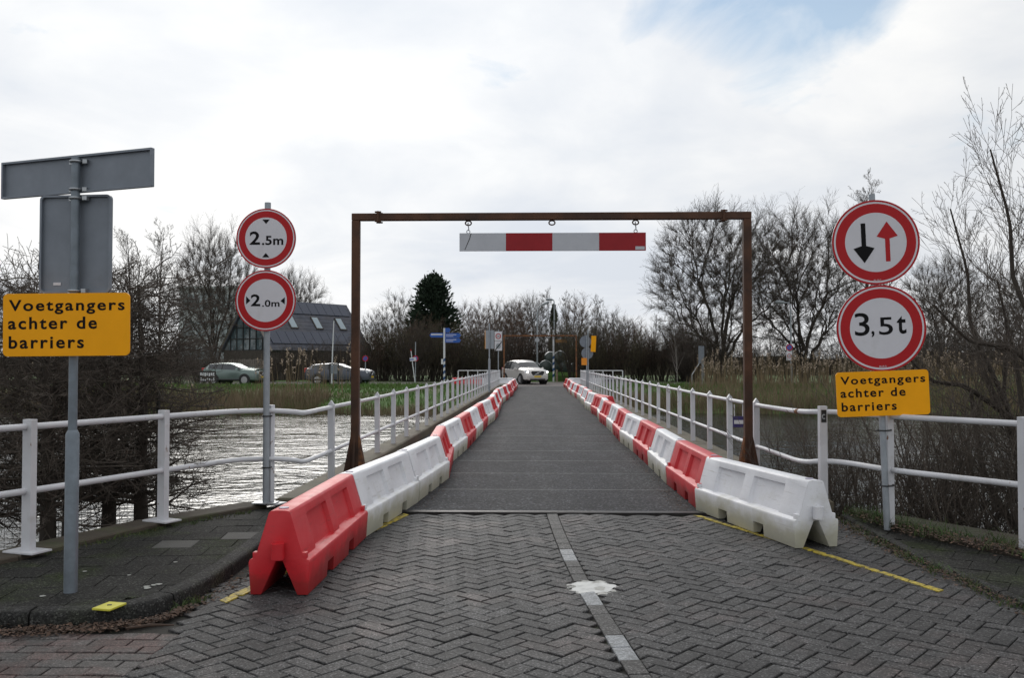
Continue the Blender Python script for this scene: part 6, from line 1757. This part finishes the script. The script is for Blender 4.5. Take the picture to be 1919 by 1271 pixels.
reed_bed('tall reeds with plumes below the hedge trees on the far bank', -40, -18, 0.8, 4.5, 420, 0.9, 1.7, 205, 0.35)
g = np.random.default_rng(301)
b = scatter(g, 34000, -30, 30, 0.3, 15.5)
keep = ~((b[:, 0] > -2.9) & (b[:, 0] < 3.2)); b = b[keep]
me, _ = blades('far_grass', b, 0.10 + 0.22 * g.random(len(b)), 0.035 + 0.03 * g.random(len(b)), 0.5, g, 2)
tag(obj('grass', me, 'grass'), 'green grass on the far bank', 'grass', kind='stuff')
# weeds and litter near the camera
mat('weed', (0.045, 0.085, 0.020), 0.85, var=0.4, vscale=4, space='World', second=(0.075, 0.065, 0.03), sscale=3)
def near_grass(label, strip, n, h0, h1, seed, z=0.07):
    g = np.random.default_rng(seed); P = []
    while len(P) < n:
        (xa, ya, wa), (xb, yb, wb) = strip[g.integers(0, len(strip) - 1)], (0, 0, 0)
        i = g.integers(0, len(strip) - 1); xa, ya, wa = strip[i]; xb, yb, wb = strip[i + 1]; f = g.random()
        cx, cy, ww = xa + (xb - xa) * f, ya + (yb - ya) * f, wa + (wb - wa) * f
        k = g.integers(2, 9)
        ox, oy = g.normal(0, ww, 2)
        for _ in range(k): P.append((cx + ox + g.normal(0, 0.02), cy + oy + g.normal(0, 0.02), z))
    P = np.array(P)
    me, _ = blades('weeds', P, h0 + (h1 - h0) * g.random(len(P)) ** 2, 0.005 + 0.006 * g.random(len(P)), 0.8, g, 3)
    return tag(obj('weeds', me, 'weed'), label, 'weeds', kind='stuff')
near_grass('green weeds along the foot of the verge railing', [(2.98, 8.7, .06), (3.15, 8.0, .10), (3.65, 7.1, .12), (4.4, 6.0, .13)], 1500, 0.02, 0.14, 311)
near_grass('sparse weeds in the joint between the bricks and the side path', [(2.86, 8.9, .03), (2.84, 7.3, .03), (2.92, 6.2, .045), (3.0, 5.2, .04)], 1300, 0.01, 0.07, 312, 0.0)
near_grass('small weeds in the joint of the stone coping', [(-2.72, 8.55, .02), (-3.2, 7.72, .03), (-3.65, 6.6, .02)], 420, 0.01, 0.05, 313, PAVE_Z)
near_grass('tuft of grass at the kerb corner', [(-2.2, 5.45, .02), (-2.1, 5.75, .02)], 90, 0.02, 0.07, 314, 0.0)
def litter(label, strip, n, seed, z, size, zs=0.012):
    g = np.random.default_rng(seed); i = g.integers(0, len(strip) - 1, n); f = g.random(n)
    s = np.array(strip); c2 = s[i] * (1 - f[:, None]) + s[i + 1] * f[:, None]
    c = np.stack([c2[:, 0] + g.normal(0, 1, n) * c2[:, 2], c2[:, 1] + g.normal(0, 1, n) * c2[:, 2], z + zs * g.random(n)], 1)
    a = g.random(n) * 6.28; L = size * (0.4 + 0.9 * g.random(n))
    u = np.stack([np.cos(a) * L, np.sin(a) * L, g.normal(0, 0.25, n) * L], 1); w = np.stack([-np.sin(a) * L * .45, np.cos(a) * L * .45, g.normal(0, 0.2, n) * L], 1)
    v = np.stack([c - u, c - w, c + u, c + w], 1); v[..., 2] = np.maximum(v[..., 2], z + 0.001)
    return tag(obj('leaf_litter', np_mesh('leaf_litter', v.reshape(-1, 3), np.arange(4 * n).reshape(-1, 4)), 'dead_leaf'), label, 'leaves', kind='stuff')
litter('brown dead leaves in the gutter under the kerb', [(-3.7, 4.98, .05), (-2.9, 4.99, .045), (-2.45, 5.06, .035), (-2.2, 5.22, .025), (-2.12, 5.5, .02)], 3200, 401, 0.001, 0.014, 0.025)
litter('dead leaves between the kerb and the red barrier', [(-2.1, 5.5, .03), (-2.05, 6.3, .04), (-2.08, 7.6, .05)], 330, 402, 0.001, 0.014)
litter('dead leaves on the verge below the railing', [(3.0, 8.6, .07), (3.2, 7.75, .10), (3.55, 7.0, .10), (4.3, 5.8, .12)], 2600, 403, 0.078, 0.015, 0.03)
litter('dead leaves along the edge of the side path', [(2.80, 8.9, .07), (2.84, 7.4, .07), (2.90, 6.4, .07), (3.0, 5.2, .06)], 2600, 404, 0.001, 0.012, 0.03)
litter('dirt and leaf bits along the barrier foot on the deck', [(1.46, 9.2, .08), (1.5, 10.6, .06), (1.5, 13.5, .05), (1.5, 18, .05)], 1800, 405, 0.0115, 0.008)
litter('dirt and leaf bits along the barrier row by the 2.5 m sign', [(-1.2, 9.3, .05), (-1.12, 11.5, .05), (-1.14, 18, .04)], 1000, 406, 0.0115, 0.007)
tag(MB().tube([(-2.30, 5.04, 0.016), (-2.18, 5.09, 0.02), (-2.06, 5.12, 0.013)], [0.006, 0.009, 0.004], 6).build('dead_branch', 'dead_leaf', smooth=40), 'short brown stick lying in the gutter by the kerb', 'stick')
